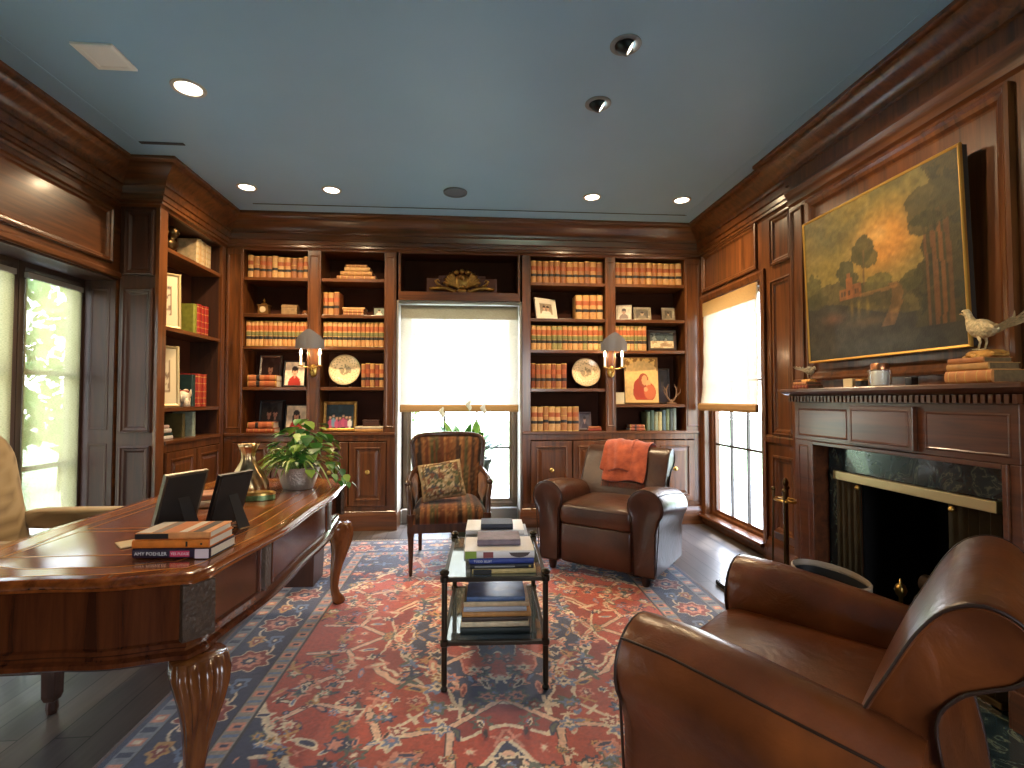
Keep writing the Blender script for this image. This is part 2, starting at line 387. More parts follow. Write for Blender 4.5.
# ================================================================== windows
GL, nt, b = new_mat('window_glass')
nt.nodes.remove(b); out = nt.nodes['Material Output']
tr = N(nt, 'ShaderNodeBsdfTransparent'); gl = N(nt, 'ShaderNodeBsdfGlossy'); gl.inputs['Roughness'].default_value = .02
mxs = N(nt, 'ShaderNodeMixShader'); fr = N(nt, 'ShaderNodeFresnel'); fr.inputs['IOR'].default_value = 1.45
nt.links.new(fr.outputs[0], mxs.inputs[0]); nt.links.new(tr.outputs[0], mxs.inputs[1]); nt.links.new(gl.outputs[0], mxs.inputs[2]); nt.links.new(mxs.outputs[0], out.inputs['Surface'])
def shade_mat(name, col, see, transl, scale):
    """woven shade: threads (diffuse + translucent) with open gaps (transparent)"""
    m, nt, b = new_mat(name); nt.nodes.remove(b); out = nt.nodes['Material Output']
    tc = N(nt, 'ShaderNodeTexCoord')
    n = N(nt, 'ShaderNodeTexNoise'); mp = N(nt, 'ShaderNodeMapping'); mp.inputs['Scale'].default_value = scale
    nt.links.new(tc.outputs['Object'], mp.inputs['Vector']); nt.links.new(mp.outputs['Vector'], n.inputs['Vector']); n.inputs['Scale'].default_value = 1; n.inputs['Detail'].default_value = 4
    r = ramp(nt, [(.3, tuple(c*.72 for c in col)), (.7, col)]); nt.links.new(n.outputs['Fac'], r.inputs['Fac'])
    d = N(nt, 'ShaderNodeBsdfDiffuse'); t = N(nt, 'ShaderNodeBsdfTranslucent'); tp = N(nt, 'ShaderNodeBsdfTransparent')
    nt.links.new(r.outputs['Color'], d.inputs['Color']); nt.links.new(r.outputs['Color'], t.inputs['Color'])
    m1 = N(nt, 'ShaderNodeMixShader'); m1.inputs[0].default_value = transl
    nt.links.new(d.outputs[0], m1.inputs[1]); nt.links.new(t.outputs[0], m1.inputs[2])
    m2 = N(nt, 'ShaderNodeMixShader')
    r2 = ramp(nt, [(.38, (0,0,0)), (.62, (see,)*3)]); nt.links.new(n.outputs['Fac'], r2.inputs['Fac']); nt.links.new(r2.outputs['Color'], m2.inputs[0])
    nt.links.new(m1.outputs[0], m2.inputs[1]); nt.links.new(tp.outputs[0], m2.inputs[2]); nt.links.new(m2.outputs[0], out.inputs['Surface'])
    return m
WINW = mat('window_frame_taupe', srgb(118,98,78), .45)
SASH = mat('window_bar_dark', srgb(70,62,56), .45)
def window(name, o, u, n, w_, h_, cols, rows, frame=.06, bar=.012, fm=None, label=None):
    """window in plane o + u*x + z; n points into the room"""
    o, u, n = Vector(o), Vector(u), Vector(n); z = Vector((0,0,1))
    f = MB().ring(o, u, z, n, 0, 0, w_, h_, [(0,-.03),(0,.035),(frame*.5,.035),(frame*.7,.02),(frame,.015),(frame,-.03)], closed_prof=True)
    root = f.build(name, fm or WINW, bevel=.003); root['kind'] = 'structure'
    g = MB(); a, c = frame-.005, h_-frame+.005
    g.add([tuple(o+u*x+z*y-n*.005) for x, y in ((a,a),(w_-a,a),(w_-a,c),(a,c))], [(0,1,2,3)])
    gp = g.build('glass_pane', GL, root)
    bmb = MB(); W, H = w_-2*frame, h_-2*frame
    def bar_(x0, y0, x1, y1):
        q = [(x0,y0),(x1,y0),(x1,y1),(x0,y1)]
        bmb.loft([[tuple(o+u*x+z*y+n*t) for x, y in q] for t in (-.012,.012)])
    for i in range(1, cols): x = frame+W*i/cols; bar_(x-bar, frame, x+bar, h_-frame)
    for k in rows:
        y = k; bar_(frame, y-bar, w_-frame, y+bar)
    if bmb.V: bmb.build('glazing_bars', SASH, root)
    return root
# back window
window('window_1', (-.70, 5.49, .14), Xp, Yn, 1.20, 2.12, 3, (.62, 1.25), frame=.08, bar=.010)
# right window, set back in the wall (x 2.62)
window('window_2', (2.485, 4.02, .10), Yp, Xn, 1.03, 2.18, 3, (.73, 1.35), frame=.075, bar=.010, fm=W_V)
struct(MB().box(2.36, 3.99, .085, 2.46, 5.08, .115).sweep([(0,.085),(.03,.085),(.035,.1),(.03,.115),(0,.115)], [(2.37,3.97),(2.37,5.10)], side=1), 'trim_7', W_Y, bevel=.003)
# left french doors, four leaves, in the recess at x -2.92
DKF = mat('door_frame_dark', srgb(62,46,38), .4, var=.1)
for i in range(5):
    window(f'door_{i+1}', (-2.92, 4.06-.56*(i+1), .02), Yp, Xp, .555, 2.165, 1, (.80, 1.44), frame=.088, bar=.016, fm=DKF)
# recess lining
lr = MB(); lr.box(-2.98, YE-.008, 0, XL-.004, YE-.001, 2.19); lr.box(-2.98, 1.22, 0, -2.66, 1.27, 2.2); lr.box(-3.0, 1.25, 2.175, -2.66, YE, 2.20)
LRP = [(0,0),(.004,.004),(.014,.004),(.02,.0)]
panel(lr, (0, YE-.008, 0), Xp, Zp, Yn, -2.84, .25, -2.70, .95, prof=LRP); panel(lr, (0, YE-.008, 0), Xp, Zp, Yn, -2.84, 1.05, -2.70, 2.12, prof=LRP)
struct(lr, 'trim_8', W_DK)
# unseen window, added behind the camera to let in daylight
window('window_added', (.40, YF-.02, .5), Xp, Yp, 1.5, 2.0, 2, (1.0,), frame=.07)

# ================================================================== outdoors
struct(MB().box(-6, -7, -.4, 6, 9.5, -.3), 'bounce_terrace', mat('pale_bounce_paving', srgb(214,212,208), .8, var=.08, vscale=3))  # pale paving, added to bounce neutral daylight onto the ceiling
m = mat('lawn_green', srgb(160,178,130), .9, var=.15, vscale=2)
o = struct(MB().box(-40, -40, -.5, 40, 40, -.4), 'lawn', m)
def tree(loc, h, r, label, seed, group='garden trees outside the windows'):
    rnd = random.Random(seed)
    t = empty('garden_tree', loc, 0, label, 'tree', group)
    MB().tube([(0,0,-.45),(0.03,0,h*.3),(0,.05,h*.6)], [.14,.11,.06]).build('trunk', mat('bark', srgb(80,62,48), .9, bump=.5, bscale=20), t, smooth=True)
    f = MB()
    for k in range(1500):
        a = rnd.uniform(0, 2*PI); b_ = math.acos(rnd.uniform(-1, 1)); q = r*(.55+.45*rnd.random()**.5)
        c = Vector((q*math.sin(b_)*math.cos(a), q*math.sin(b_)*math.sin(a), h*.6+q*.9*math.cos(b_)))
        d = Vector((rnd.uniform(-1,1), rnd.uniform(-1,1), rnd.uniform(-1,1))).normalized(); e = d.orthogonal().normalized(); s = rnd.uniform(.10,.2)
        f.add([tuple(c-d*s), tuple(c+e*s*.5), tuple(c+d*s), tuple(c-e*s*.5)], [(0,1,2,3)])
    f.build('foliage', mat('leaf_green_garden', srgb(104,138,72), .7, var=.35, vscale=3), t, recalc=False)
tree((-7.2, 5.0, 0), 3.2, 1.8, 'bushy green garden tree seen through the right pane of the left glass door', 1)
tree((-7.5, 10.2, 0), 3.6, 2.0, 'taller green garden tree standing farther off beyond the left glass doors', 2)
tree((-3.2, 17.0, 0), 3.4, 2.2, 'green garden tree seen beyond the lily in the back window', 3)

# ================================================================== light
sl = bpy.data.lights.new('sun', 'SUN'); sl.energy = 10; sl.angle = .05; sl.color = (1,.96,.9)
so = bpy.data.objects.new('sun', sl); COL.objects.link(so); so.rotation_euler = Vector((-.30,-.34,-.9)).to_track_quat('-Z','Y').to_euler()
def portal(name, loc, rot, sx, sy):
    l = bpy.data.lights.new(name, 'AREA'); l.shape = 'RECTANGLE'; l.size = sx; l.size_y = sy; l.energy = 1; l.cycles.is_portal = True
    o = bpy.data.objects.new(name, l); COL.objects.link(o); o.location = loc; o.rotation_euler = rot
portal('daylight_back_window', (-.10, 5.78, 1.2), (-PI/2, 0, 0), 1.2, 2.2)
portal('daylight_right_window', (2.56, 4.53, 1.2), (PI/2, 0, PI/2), 1.03, 2.2)
portal('daylight_left_doors', (-3.02, 2.74, 1.1), (PI/2, 0, -PI/2), 2.64, 2.2)
portal('daylight_added_window', (1.15, YF-.22, 1.5), (PI/2, 0, 0), 1.5, 2.0)  # portal of the added window behind the camera
def spot(name, loc, aim, power, angle, blend, col=(1,.72,.42), r=.03):
    l = bpy.data.lights.new(name, 'SPOT'); l.energy = power; l.spot_size = math.radians(angle); l.spot_blend = blend; l.color = col; l.shadow_soft_size = r
    o = bpy.data.objects.new(name, l); COL.objects.link(o); o.location = loc
    o.rotation_euler = (Vector(aim)-Vector(loc)).to_track_quat('-Z', 'Y').to_euler()
LAMPGLOW = mat('lamp_glow', (1,.9,.75), .5, emit=(1,.86,.66), estr=9)
def downlight(x, y, label, r=.075, power=40):
    t = empty('recessed_downlight', (x, y, 3.05), 0, label, 'ceiling light', 'recessed ceiling downlights')
    MB().lathe([(r*.82,.0),(r*.82,-.006),(r*.92,-.009),(r*1.05,-.006),(r*1.08,-.0005),(r*1.06,0)], n=32).build('trim_ring', mat('light_trim', srgb(190,186,180), .4), t, smooth=40)
    MB().lathe([(.001,-.0035),(r*.8,-.0035),(r*.8,-.0015),(.001,-.0015)], n=32).build('lamp_lens', LAMPGLOW, t)
    spot('downlight_beam', (x, y, 3.03), (x, y, 0), power*3.2, 160, 1.0)
downlight(-1.60, 2.99, 'large bright recessed downlight nearest the square ceiling plate', .085, 35)
downlight(-1.86, 4.37, 'lit recessed downlight in front of the left corner bookcase')
downlight(-1.17, 4.37, 'lit recessed downlight above the back bookcase beside the plant desk')
downlight(1.06, 4.34, 'lit recessed downlight above the throw-draped leather recliner')
downlight(1.87, 4.34, 'lit recessed downlight close to the right window corner')
def eyeball(x, y, label, aim):
    t = empty('eyeball_spotlight', (x, y, 3.05), 0, label, 'ceiling light', 'adjustable eyeball spotlights')
    MB().lathe([(.05,0),(.05,-.004),(.062,-.008),(.078,-.004),(.078,0)], n=28).build('trim_ring', mat('light_trim_grey', srgb(120,128,134), .4), t, smooth=40)
    d = (Vector(aim)-Vector((x,y,3.05))).normalized(); q = d.to_track_quat('Z','Y').to_matrix().to_4x4()
    MB().lathe([(.03,-.05),(.045,-.03),(.046,.01),(.042,.03),(.036,.034),(.034,.02),(.001,.018)], n=24, M=q).build('lamp_housing', mat('lamp_housing_black', srgb(35,38,42), .3, .5), t, smooth=40)
    MB().lathe([(.001,.028),(.034,.028),(.034,.026),(.001,.026)], n=20, M=q).build('lamp_lens', LAMPGLOW, t)
    spot('picture_beam', tuple(Vector((x,y,3.05))+d*.06), aim, 70, 62, .6, col=(1,.74,.45))
eyeball(.76, 2.95, 'eyeball spotlight farther from the camera, tilted towards the painting', (2.28, 2.75, 1.95))
eyeball(.77, 2.44, 'eyeball spotlight at the top edge, nearer the camera, tilted to the painting', (2.28, 2.2, 1.95))
t = tag(MB().lathe([(.001,-.004),(.085,-.006),(.088,-.012),(.1,-.012),(.102,0),(.001,0)], n=32).build('ceiling_speaker', mat('speaker_grille', srgb(95,106,118), .6), smooth=40, loc=(-.13,4.33,3.05)), 'round grey flush ceiling speaker grille above the back window', 'speaker')
t = tag(MB().box(-.10,-.10,-.012,.10,.10,0).ring((0,0,-.012),Xp,Yp,(0,0,-1),-.10,-.10,.10,.10,[(0,0),(.01,.005),(.03,.005),(.035,.001)]).build('ceiling_plate', mat('plate_white', srgb(244,244,240), .5), bevel=.002, loc=(-1.88,2.74,3.05)), 'square white flush plate on the ceiling near the left wall', 'ceiling plate')
# ================================================================== built-in bookcases
DOORP = [(0,0),(.055,0),(.058,-.010),(.075,-.012),(.095,-.002),(.10,0)]
def cab_door(parent, o, u, n, w_, h_, name='cabinet_door', knob=True):
    """frame-and-panel door lying on plane o+u*x+z (n outward), brass knob in the middle"""
    o, u, n = Vector(o), Vector(u), Vector(n); z = Vector((0,0,1)); t = .02
    mb = MB(); mb.ring(o+n*t, u, z, n, 0, 0, w_, h_, [(0,-t),(0,-.002),(.002,0),(.05,0),(.055,.006),(.064,.006),(.07,-.006),(.082,-.007),(.105,-.001),(.108,0)], cap=True)
    d = mb.build(name, W_V, parent)
    if knob:
        c = o+u*(w_/2)+z*(h_*.53)+n*t; q = n.to_track_quat('Z','Y').to_matrix().to_4x4(); q.translation = c
        MB().lathe([(.001,.0),(.022,.0),(.022,.004),(.012,.006),(.010,.014),(.017,.02),(.018,.026),(.012,.031),(.001,.032)], n=20, M=q).build('knob', BRASS, d, smooth=50)
    return d
def pilaster_panel(mb, o, u, n, x0, z0, x1, z1):
    mb.ring(o, u, Zp, n, x0, z0, x1, z1, [(0,0),(.0,.004),(.012,.006),(.016,-.004),(.02,-.005)], cap=True)
ZTOP, ZLED, ZBB = 2.74, .955, .19
def back_unit(name, label, x0, x1, xo, shelves, ndoors, left_ret, right_ret):
    """x0..x1 full width, xo: opening x-ranges, shelves: per opening list of top z"""
    t = empty(name, ((x0+x1)/2, FB, 0), 0, label, 'bookcase', 'built-in mahogany bookcases')
    ox = t.location.x
    def L(m): # shift to local
        m.V = [(x-ox, y-FB, z) for x, y, z in m.V]; return m
    yb = FB+.33
    f = MB()
    xs = [x0]+[v for r in xo for v in r]+[x1]
    for a, c in zip(xs[0::2], xs[1::2]):
        f.box(a, FB, ZLED-.03, c, FB+.028, ZTOP)
        if c-a > .09: f.ring((0,FB,0), Xp, Zp, Yn, a+.012, 1.0, c-.012, 2.70, [(0,0),(0,.003),(.008,.005),(.014,.001),(.02,0)])
    f.box(x0, FB, ZBB+.045, x0+.084, FB+.028, ZLED-.085); f.box(x1-.084, FB, ZBB+.045, x1, FB+.028, ZLED-.085)
    f.box(x0, FB, ZTOP, x1, FB+.028, 2.90)
    f.box(x0, FB, ZBB, x1, FB+.028, ZBB+.045)
    f.box(x0, FB, ZLED-.085, x1, FB+.028, ZLED-.03)
    L(f).build('face_frame', W_V, t, bevel=.002)
    c = MB()
    for (a, b_) in xo:
        c.box(a-.02, FB+.029, ZBB, a, yb, ZTOP+.02); c.box(b_, FB+.029, ZBB, b_+.02, yb, ZTOP+.02)
    c.box(x0, FB+.03, ZTOP+.0, x1, yb, ZTOP+.02)
    if left_ret: c.box(x0, FB+.029, 0, x0+.02, YB, 2.9)
    if right_ret: c.box(x1-.02, FB+.029, 0, x1, YB, 2.9)
    L(c).build('side_panel', W_V, t)
    L(MB().box(x0+.02, yb, .05, x1-.02, yb+.015, 2.80)).build('back_panel', W_BACK, t)
    led = MB(); led.box(x0, FB-.012, ZLED-.03, x1, FB+.03, ZLED)
    led.box(x0+.02, FB+.03, ZLED-.03, x1-.02, yb-.001, ZLED)
    L(led).build('ledge', W_X, t, bevel=.006, seg=3)
    for r, zs in zip(xo, shelves):
        for z in zs:
            L(MB().box(r[0]+.001, FB+.012, z-.032, r[1]-.001, yb-.002, z)).build('shelf', W_X, t, bevel=.003)
    dx = (x1-x0-.16)/ndoors
    for i in range(ndoors):
        cab_door(t, (x0+.08+dx*i+.006-ox, 0, ZBB+.05), Xp, Yn, dx-.012, ZLED-.09-ZBB-.055)
    bb = MB().sweep([(0,0),(.024,0),(.024,.14),(.02,.155),(.012,.165),(.01,.18),(0,.19)], ([(x0, YB)] if left_ret else [])+[(x0, FB), (x1, FB)]+([(x1, YB)] if right_ret else []), side=-1)
    L(bb).build('plinth', W_X, t, smooth=35)
    return t
OA, OB, OC, OD = (-2.20,-1.59), (-1.465,-.85), (.61,1.385), (1.49,2.23)
back_unit('built_in_bookcase', 'wide mahogany bookcase left of the back window, with brass-knobbed doors below', -2.355, -.735, [OA, OB],
          [[2.475,2.115,1.80,1.40]]*2, 4, False, True)
back_unit('built_in_bookcase', 'wide mahogany bookcase right of the back window, behind the brown recliner', .525, 2.395, [OC, OD],
          [[2.475,2.105,1.785,1.39], [2.475,2.105,1.785,1.23]], 4, True, False)
# niche over the window
t = empty('window_niche_cabinet', (-.105, FB, 2.27), 0, 'dark open niche shelf box over the back window holding the gilt crest', 'cabinet')
f = MB(); f.box(-.608,0,0,.608,.028,.085).box(-.608,0,.47,.608,.028,.63).box(-.608,0,.085,-.585,.028,.47).box(.585,0,.085,.608,.028,.47)
f.build('face_frame', W_X, t, bevel=.002)
MB().box(-.608,.03,.0,.608,.33,.02).box(-.608,.03,.06,.608,.33,.085).build('niche_floor', W_X, t)
MB().box(-.607,.33,0,.607,.345,.5).box(-.607,.03,.085,-.59,.33,.5).box(.59,.03,.085,.607,.33,.5).box(-.607,.03,.48,.607,.33,.5).build('niche_lining', W_BACK, t)
# window reveal lining + casing (jamb strips beside the blind, coloured pale to imitate glancing daylight)
j = MB(); j.box(-.735,FB+.2,0,-.70,YB,.14); j.box(-.70,FB+.25,.0,.50,YB,.14); j.box(.50,FB+.2,0,.525,YB,.14)
j.box(-.735,FB+.02,0,-.715,5.47,2.27); j.box(.505,FB+.02,0,.525,5.47,2.27); j.box(-.715,FB+.03,2.25,.505,5.47,2.27)
struct(j, 'trim_9', mat('reveal_lit_pale', srgb(176,168,158), .5), bevel=.002)
# ---- left bookcase (front plane x=LF, from YE to the corner)
t = empty('corner_bookcase', (LF, 4.6, 0), 0, 'narrow mahogany bookcase on the left wall beside the glass doors', 'bookcase', 'built-in mahogany bookcases')
def LL(m): m.V = [(x-LF, y-4.6, z) for x, y, z in m.V]; return m
ya, yc, xb = 4.165, 5.045, XL+.02
f = MB(); f.box(LF-.028,YE,ZBB,LF,ya,2.9); f.box(LF-.028,yc,ZBB,LF,FB,2.9); f.box(LF-.028,ya,2.74,LF,yc,2.9); f.box(LF-.028,ya,ZBB,LF,yc,ZBB+.045); f.box(LF-.028,ya,ZLED-.09,LF,yc,ZLED-.03)
LL(f).build('face_frame', W_V, t, bevel=.002)
c = MB(); c.box(xb,YE,0,LF-.029,YE+.02,2.95); c.box(xb,ya-.02,ZBB,LF-.029,ya,2.76); c.box(xb,yc,ZBB,LF-.029,yc+.02,2.76); c.box(xb,ya,2.74,LF-.029,yc,2.76)
for z0, z1 in ((.25,.93),(1.03,2.12),(2.22,2.72)): panel(c, (0,YE,0), Xp, Zp, Yn, XL+.05, z0, LF-.035, z1)
LL(c).build('side_panel', W_DK, t)
LL(MB().box(xb-.015,YE+.02,.05,xb,yc+.03,2.8)).build('back_panel', W_BACK, t)
LL(MB().box(xb+.001,ya,ZLED-.03,LF+.012,yc,ZLED)).build('ledge', W_Y, t, bevel=.005)
for z in (2.475,1.855,1.215): LL(MB().box(xb+.001,ya+.001,z-.032,LF-.012,yc-.001,z)).build('shelf', W_Y, t, bevel=.003)
for i in range(2): cab_door(t, (0, ya+.01+i*.44-4.6, ZBB+.05), Yp, Xp, .43, ZLED-.09-ZBB-.055, knob=False)
bb = MB().sweep([(0,0),(.024,0),(.024,.14),(.02,.155),(.012,.165),(.01,.18),(0,.19)], [(XL+.01, YE), (LF, YE), (LF, FB-.03)], side=-1)
LL(bb).build('plinth', W_Y, t, smooth=35)

# ================================================================== fireplace
MARB, nt, b = new_mat('green_black_marble')
tc = N(nt,'ShaderNodeTexCoord'); n1 = N(nt,'ShaderNodeTexNoise'); n1.inputs['Scale'].default_value = 7; n1.inputs['Detail'].default_value = 8; n1.inputs['Distortion'].default_value = 2.2
nt.links.new(tc.outputs['Object'], n1.inputs['Vector'])
r = ramp(nt, [(.3, srgb(20,31,35)), (.5, srgb(32,46,50)), (.565, srgb(46,60,60)), (.585, srgb(104,112,92)), (.605, srgb(40,54,56)), (.8, srgb(22,33,36))])
nt.links.new(n1.outputs['Fac'], r.inputs['Fac']); nt.links.new(r.outputs['Color'], b.inputs['Base Color']); b.inputs['Roughness'].default_value = .18; b.inputs['Coat Weight'].default_value = .4
MANT = wood('mantel_wood', srgb(58,30,18), srgb(104,58,32), 'y', rough=.3)
t = empty('fireplace_mantel', (XBR, 2.43, 0), 0, 'dark carved wooden mantelpiece with a dentil row, around the fireplace', 'mantelpiece')
def LM(m): m.V = [(x-XBR, y-2.43, z) for x, y, z in m.V]; return m
xf, ym0, ym1 = 2.06, 1.76, 3.09
sh = MB().sweep([(0,1.345),(.055,1.345),(.060,1.34),(.060,1.325),(.05,1.317),(.035,1.305),(.0,1.30)], [(XBR-.001,ym1),(xf,ym1),(xf,ym0),(XBR-.001,ym0)], side=-1)
sh.box(xf-.001,ym0-.001,1.30,XBR-.001,ym1+.001,1.345)
LM(sh).build('shelf', MANT, t, smooth=35)
dn = MB(); ny = 46
for i in range(ny):
    y = ym0-.012+(ym1-ym0+.024)*i/(ny-1); dn.box(xf-.03,y-.0085,1.266,xf-.006,y+.0085,1.299)
for i in range(8):
    x = xf+.01+.2*i/7; dn.box(x-.0085,ym1+.006,1.266,x+.0085,ym1+.03,1.299); dn.box(x-.0085,ym0-.03,1.266,x+.0085,ym0-.006,1.299)
dn.box(xf-.008,ym0-.008,1.262,XBR-.001,ym1+.008,1.2995)
LM(dn).build('dentil_row', MANT, t)
fr = MB(); fr.box(xf,ym0,1.03,XBR-.001,ym1,1.2615)
fr.box(xf-.026,2.20,1.04,xf,2.60,1.245)
fr.ring((xf-.026,0,0), Yp, Zp, Xn, 2.215,1.055,2.585,1.23,[(0,0),(.006,.003),(.012,0)])
for a_, c_ in ((2.64,3.06),(1.79,2.16)): fr.ring((xf,0,0), Yp, Zp, Xn, a_,1.055,c_,1.225,[(0,0),(.006,.004),(.012,0)])
LM(fr).build('frieze', MANT, t, bevel=.003)
for a_, c_ in ((2.935,ym1),(ym0,1.80)):
    lg = MB(); lg.box(xf,a_,0.031,XBR-.001,c_,1.0295)
    if c_-a_ > .1: lg.ring((xf,0,0),Yp,Zp,Xn,a_+.03,.24,c_-.03,1.0,[(0,0),(.01,.004),(.018,-.006),(.02,-.006)],cap=True)
    lg.box(xf-.015,a_-.004,0.031,xf,c_+.006,.18)
    LM(lg).build('leg', MANT, t, bevel=.003)
op = MB(); op.sweep([(0,0),(0,0)], [(0,0),(1,0)]) if False else None
for y0_, y1_ in ((2.915,2.9345),(1.8005,1.82)): op.box(xf-.012,y0_,.031,xf+.012,y1_,1.029)
op.box(xf-.012,1.82,1.008,xf+.012,2.915,1.029)
op.box(xf+.012,2.928,.031,2.159,2.9345,1.029); op.box(xf+.012,1.8005,.031,2.159,1.807,1.029); op.box(xf+.012,1.807,1.022,2.159,2.928,1.029)
LM(op).build('opening_moulding', MANT, t, bevel=.003)
# marble slips
t = empty('marble_fire_surround', (2.2, 2.45, 0), 0, 'green-black veined marble surround framing the firebox opening', 'fire surround')
def LS(m): m.V = [(x-2.2, y-2.45, z) for x, y, z in m.V]; return m
LS(MB().box(2.16,1.808,.865,2.279,2.927,1.021)).build('lintel', MARB, t, bevel=.002)
LS(MB().box(2.16,2.845,.031,2.279,2.927,.864)).build('jamb', MARB, t, bevel=.002)
LS(MB().box(2.16,1.808,.031,2.279,1.912,.864)).build('jamb', MARB, t, bevel=.002)
o = tag(MB().box(1.70,1.45,0,2.118,3.45,.03).box(2.119,1.95,0,2.715,2.81,.03).build('hearth_slab', MARB, bevel=.004), 'low green-black marble hearth slab in front of the fireplace', 'hearth')
# firebox
FBX = mat('soot_black_brick', srgb(16,14,13), .95, var=.4, vscale=8, bump=.4, bscale=30)
fb = MB(); fb.box(2.72,1.90,.03,2.75,2.86,.88); fb.box(2.29,2.815,.03,2.72,2.835,.83); fb.box(2.29,1.925,.03,2.72,1.945,.83); fb.box(2.29,1.945,.81,2.72,2.815,.83)
struct(fb, 'wall_firebox', FBX)
t = empty('fireplace_doors', (2.125, 2.38, .03), 0, 'brass-topped folding fireplace doors, folded open to both sides of the firebox', 'fireplace doors')
MB().box(0,-.468,.785,.03,.468,.834).build('top_rail', mat('satin_brass', srgb(196,178,132), .32, .9), t, bevel=.004)
MB().box(.0,-.468,.0,.03,.468,.03).build('bottom_rail', BRONZE, t, bevel=.004)
DOORM = mat('folded_bronze_door', srgb(74,62,40), .45, .6, var=.2, vscale=12)
for s in (1,-1):
    d = MB(); k = 9; pts = [(.004 if i % 2 else .028, s*(.464-.21*i/k if s < 0 else .464-.195*i/k)) for i in range(k+1)]
    secs = [[(x,y,z) for x,y in pts]+[(x+.004,y,z) for x,y in reversed(pts)] for z in (.032,.784)]
    d.loft(secs); dd = d.build('folding_panel', DOORM, t)
    MB().sphere((-.006, s*(.27 if s>0 else .28), .765), .013).build('handle', BRASS, dd, smooth=True)
# log grate, andirons, logs
t = empty('andiron_grate', (2.38, 2.36, .03), 0, 'brass-tipped andiron grate standing inside the dark firebox', 'fire grate')
g = MB()
for y in (-.2,-.07,.07,.2): g.tube([(-.06,y,.16),(-.05,y,.10),(.22,y,.10),(.24,y,.15)], .009)
for x in (0,.18): g.tube([(x,-.24,.09),(x,.24,.09)], .01)
for x in (0,.18):
    for y in (-.22,.22): g.tube([(x,y,.09),(x,y,0)], .01)
g.build('grate_bars', BLACKM, t, smooth=True)
for y in (-.26,.2):
    a = MB().lathe([(.03,0),(.03,.012),(.012,.02),(.010,.08),(.016,.1),(.010,.12),(.010,.2),(.022,.215),(.03,.24),(.022,.265),(.008,.275),(.006,.295),(.001,.3)], c=(-.10,y,0), n=16)
    a.tube([(-.10,y,.05),(-.03,y,.07),(.2,y,.07)], .01); a.build('andiron', BRASS, t, smooth=50)
for i,(y,z,a) in enumerate(((0,.164,.0),(.02,.164,-.0),(0,.266,.15))):
    x = (.03,.14,.085)[i]; M = Matrix.Translation((2.38+x,2.36+y,.03+z)) @ Matrix.Rotation(a,4,'Z') @ Matrix.Rotation(PI/2,4,'X')
    tag(MB().lathe([(.001,-.22),(.045,-.22),(.05,-.1),(.046,.05),(.05,.21),(.001,.22)], n=14, M=M).build('fire_log', mat('log_bark', srgb(70,52,36), .95, bump=.6, bscale=25, var=.4), smooth=50), ['front dark log lying on the andiron grate','rear dark log lying on the andiron grate','dark log laid across the top of the two grate logs'][i], 'log', 'logs on the grate')
# open black log bin with a pale rim, left on the hearth
t = empty('log_bin', (1.895, 2.58, .03), 0, 'oval black log bin with a pale leather rim, on the hearth by the recliner', 'log bin')
LB = mat('bin_black', srgb(20,19,18), .6)
MB().lathe([(.001,0),(.88,0),(.95,.02),(1,.30),(.97,.30),(.92,.03),(.001,.02)], n=36, sx=.135, sy=.235).build('bin_body', LB, t, smooth=40)
MB().lathe([(.985,.285),(1.03,.29),(1.035,.33),(.99,.335),(.975,.31)], n=36, sx=.135, sy=.235).build('rim', mat('bin_rim_leather', srgb(150,132,112), .5), t, smooth=40)
# fire tools
t = empty('fire_tool_stand', (2.13, 3.31, .03), 0, 'tall brass and iron fireplace tool stand between the window and hearth', 'fire tools')
MB().lathe([(.001,0),(.10,0),(.10,.012),(.08,.02),(.03,.03),(.012,.045),(.009,.06),(.009,.58),(.014,.59),(.009,.6),(.009,.66),(.018,.67),(.02,.69),(.012,.71),(.001,.72)], n=20).build('stand', BRONZE, t, smooth=40)
rg = MB(); rg.tube([(.06*math.cos(a*PI/8), .09*math.sin(a*PI/8), .57) for a in range(16)], .008, closed=True); rg.tube([(-.06,0,.57),(.06,0,.57)], .006); rg.tube([(0,-.09,.57),(0,.09,.57)], .006)
rg.build('tool_ring', BRASS, t, smooth=True)
for k,(x,y,nm) in enumerate(((-.05,-.06,'poker'),(-.055,.05,'shovel'),(.045,-.07,'brush'),(.05,.06,'tongs'))):
    p = MB(); p.tube([(x,y,.62),(x*1.02,y*1.02,.55),(x*1.15,y*1.15,.1)], .006); p.sphere((x,y,.64), .016); p.tube([(x,y,.58),(x,y,.63)], .009)
    if nm == 'shovel': p.box(x*1.15-.006,y*1.15-.04,.03,x*1.15+.006,y*1.15+.04,.13)
    elif nm == 'brush': p.lathe([(.02,.04),(.024,.06),(.02,.14),(.008,.16)], c=(x*1.15,y*1.15,0), n=12)
    elif nm == 'poker': p.tube([(x*1.15,y*1.15,.1),(x*1.15,y*1.15,.05),(x*1.15-.02,y*1.15,.06)], .006)
    else: p.tube([(x*1.02,y*1.02,.5),(x*1.3,y*1.3,.25),(x*1.12,y*1.12,.06)], .005)
    p.build(nm, BRONZE, t, smooth=50)
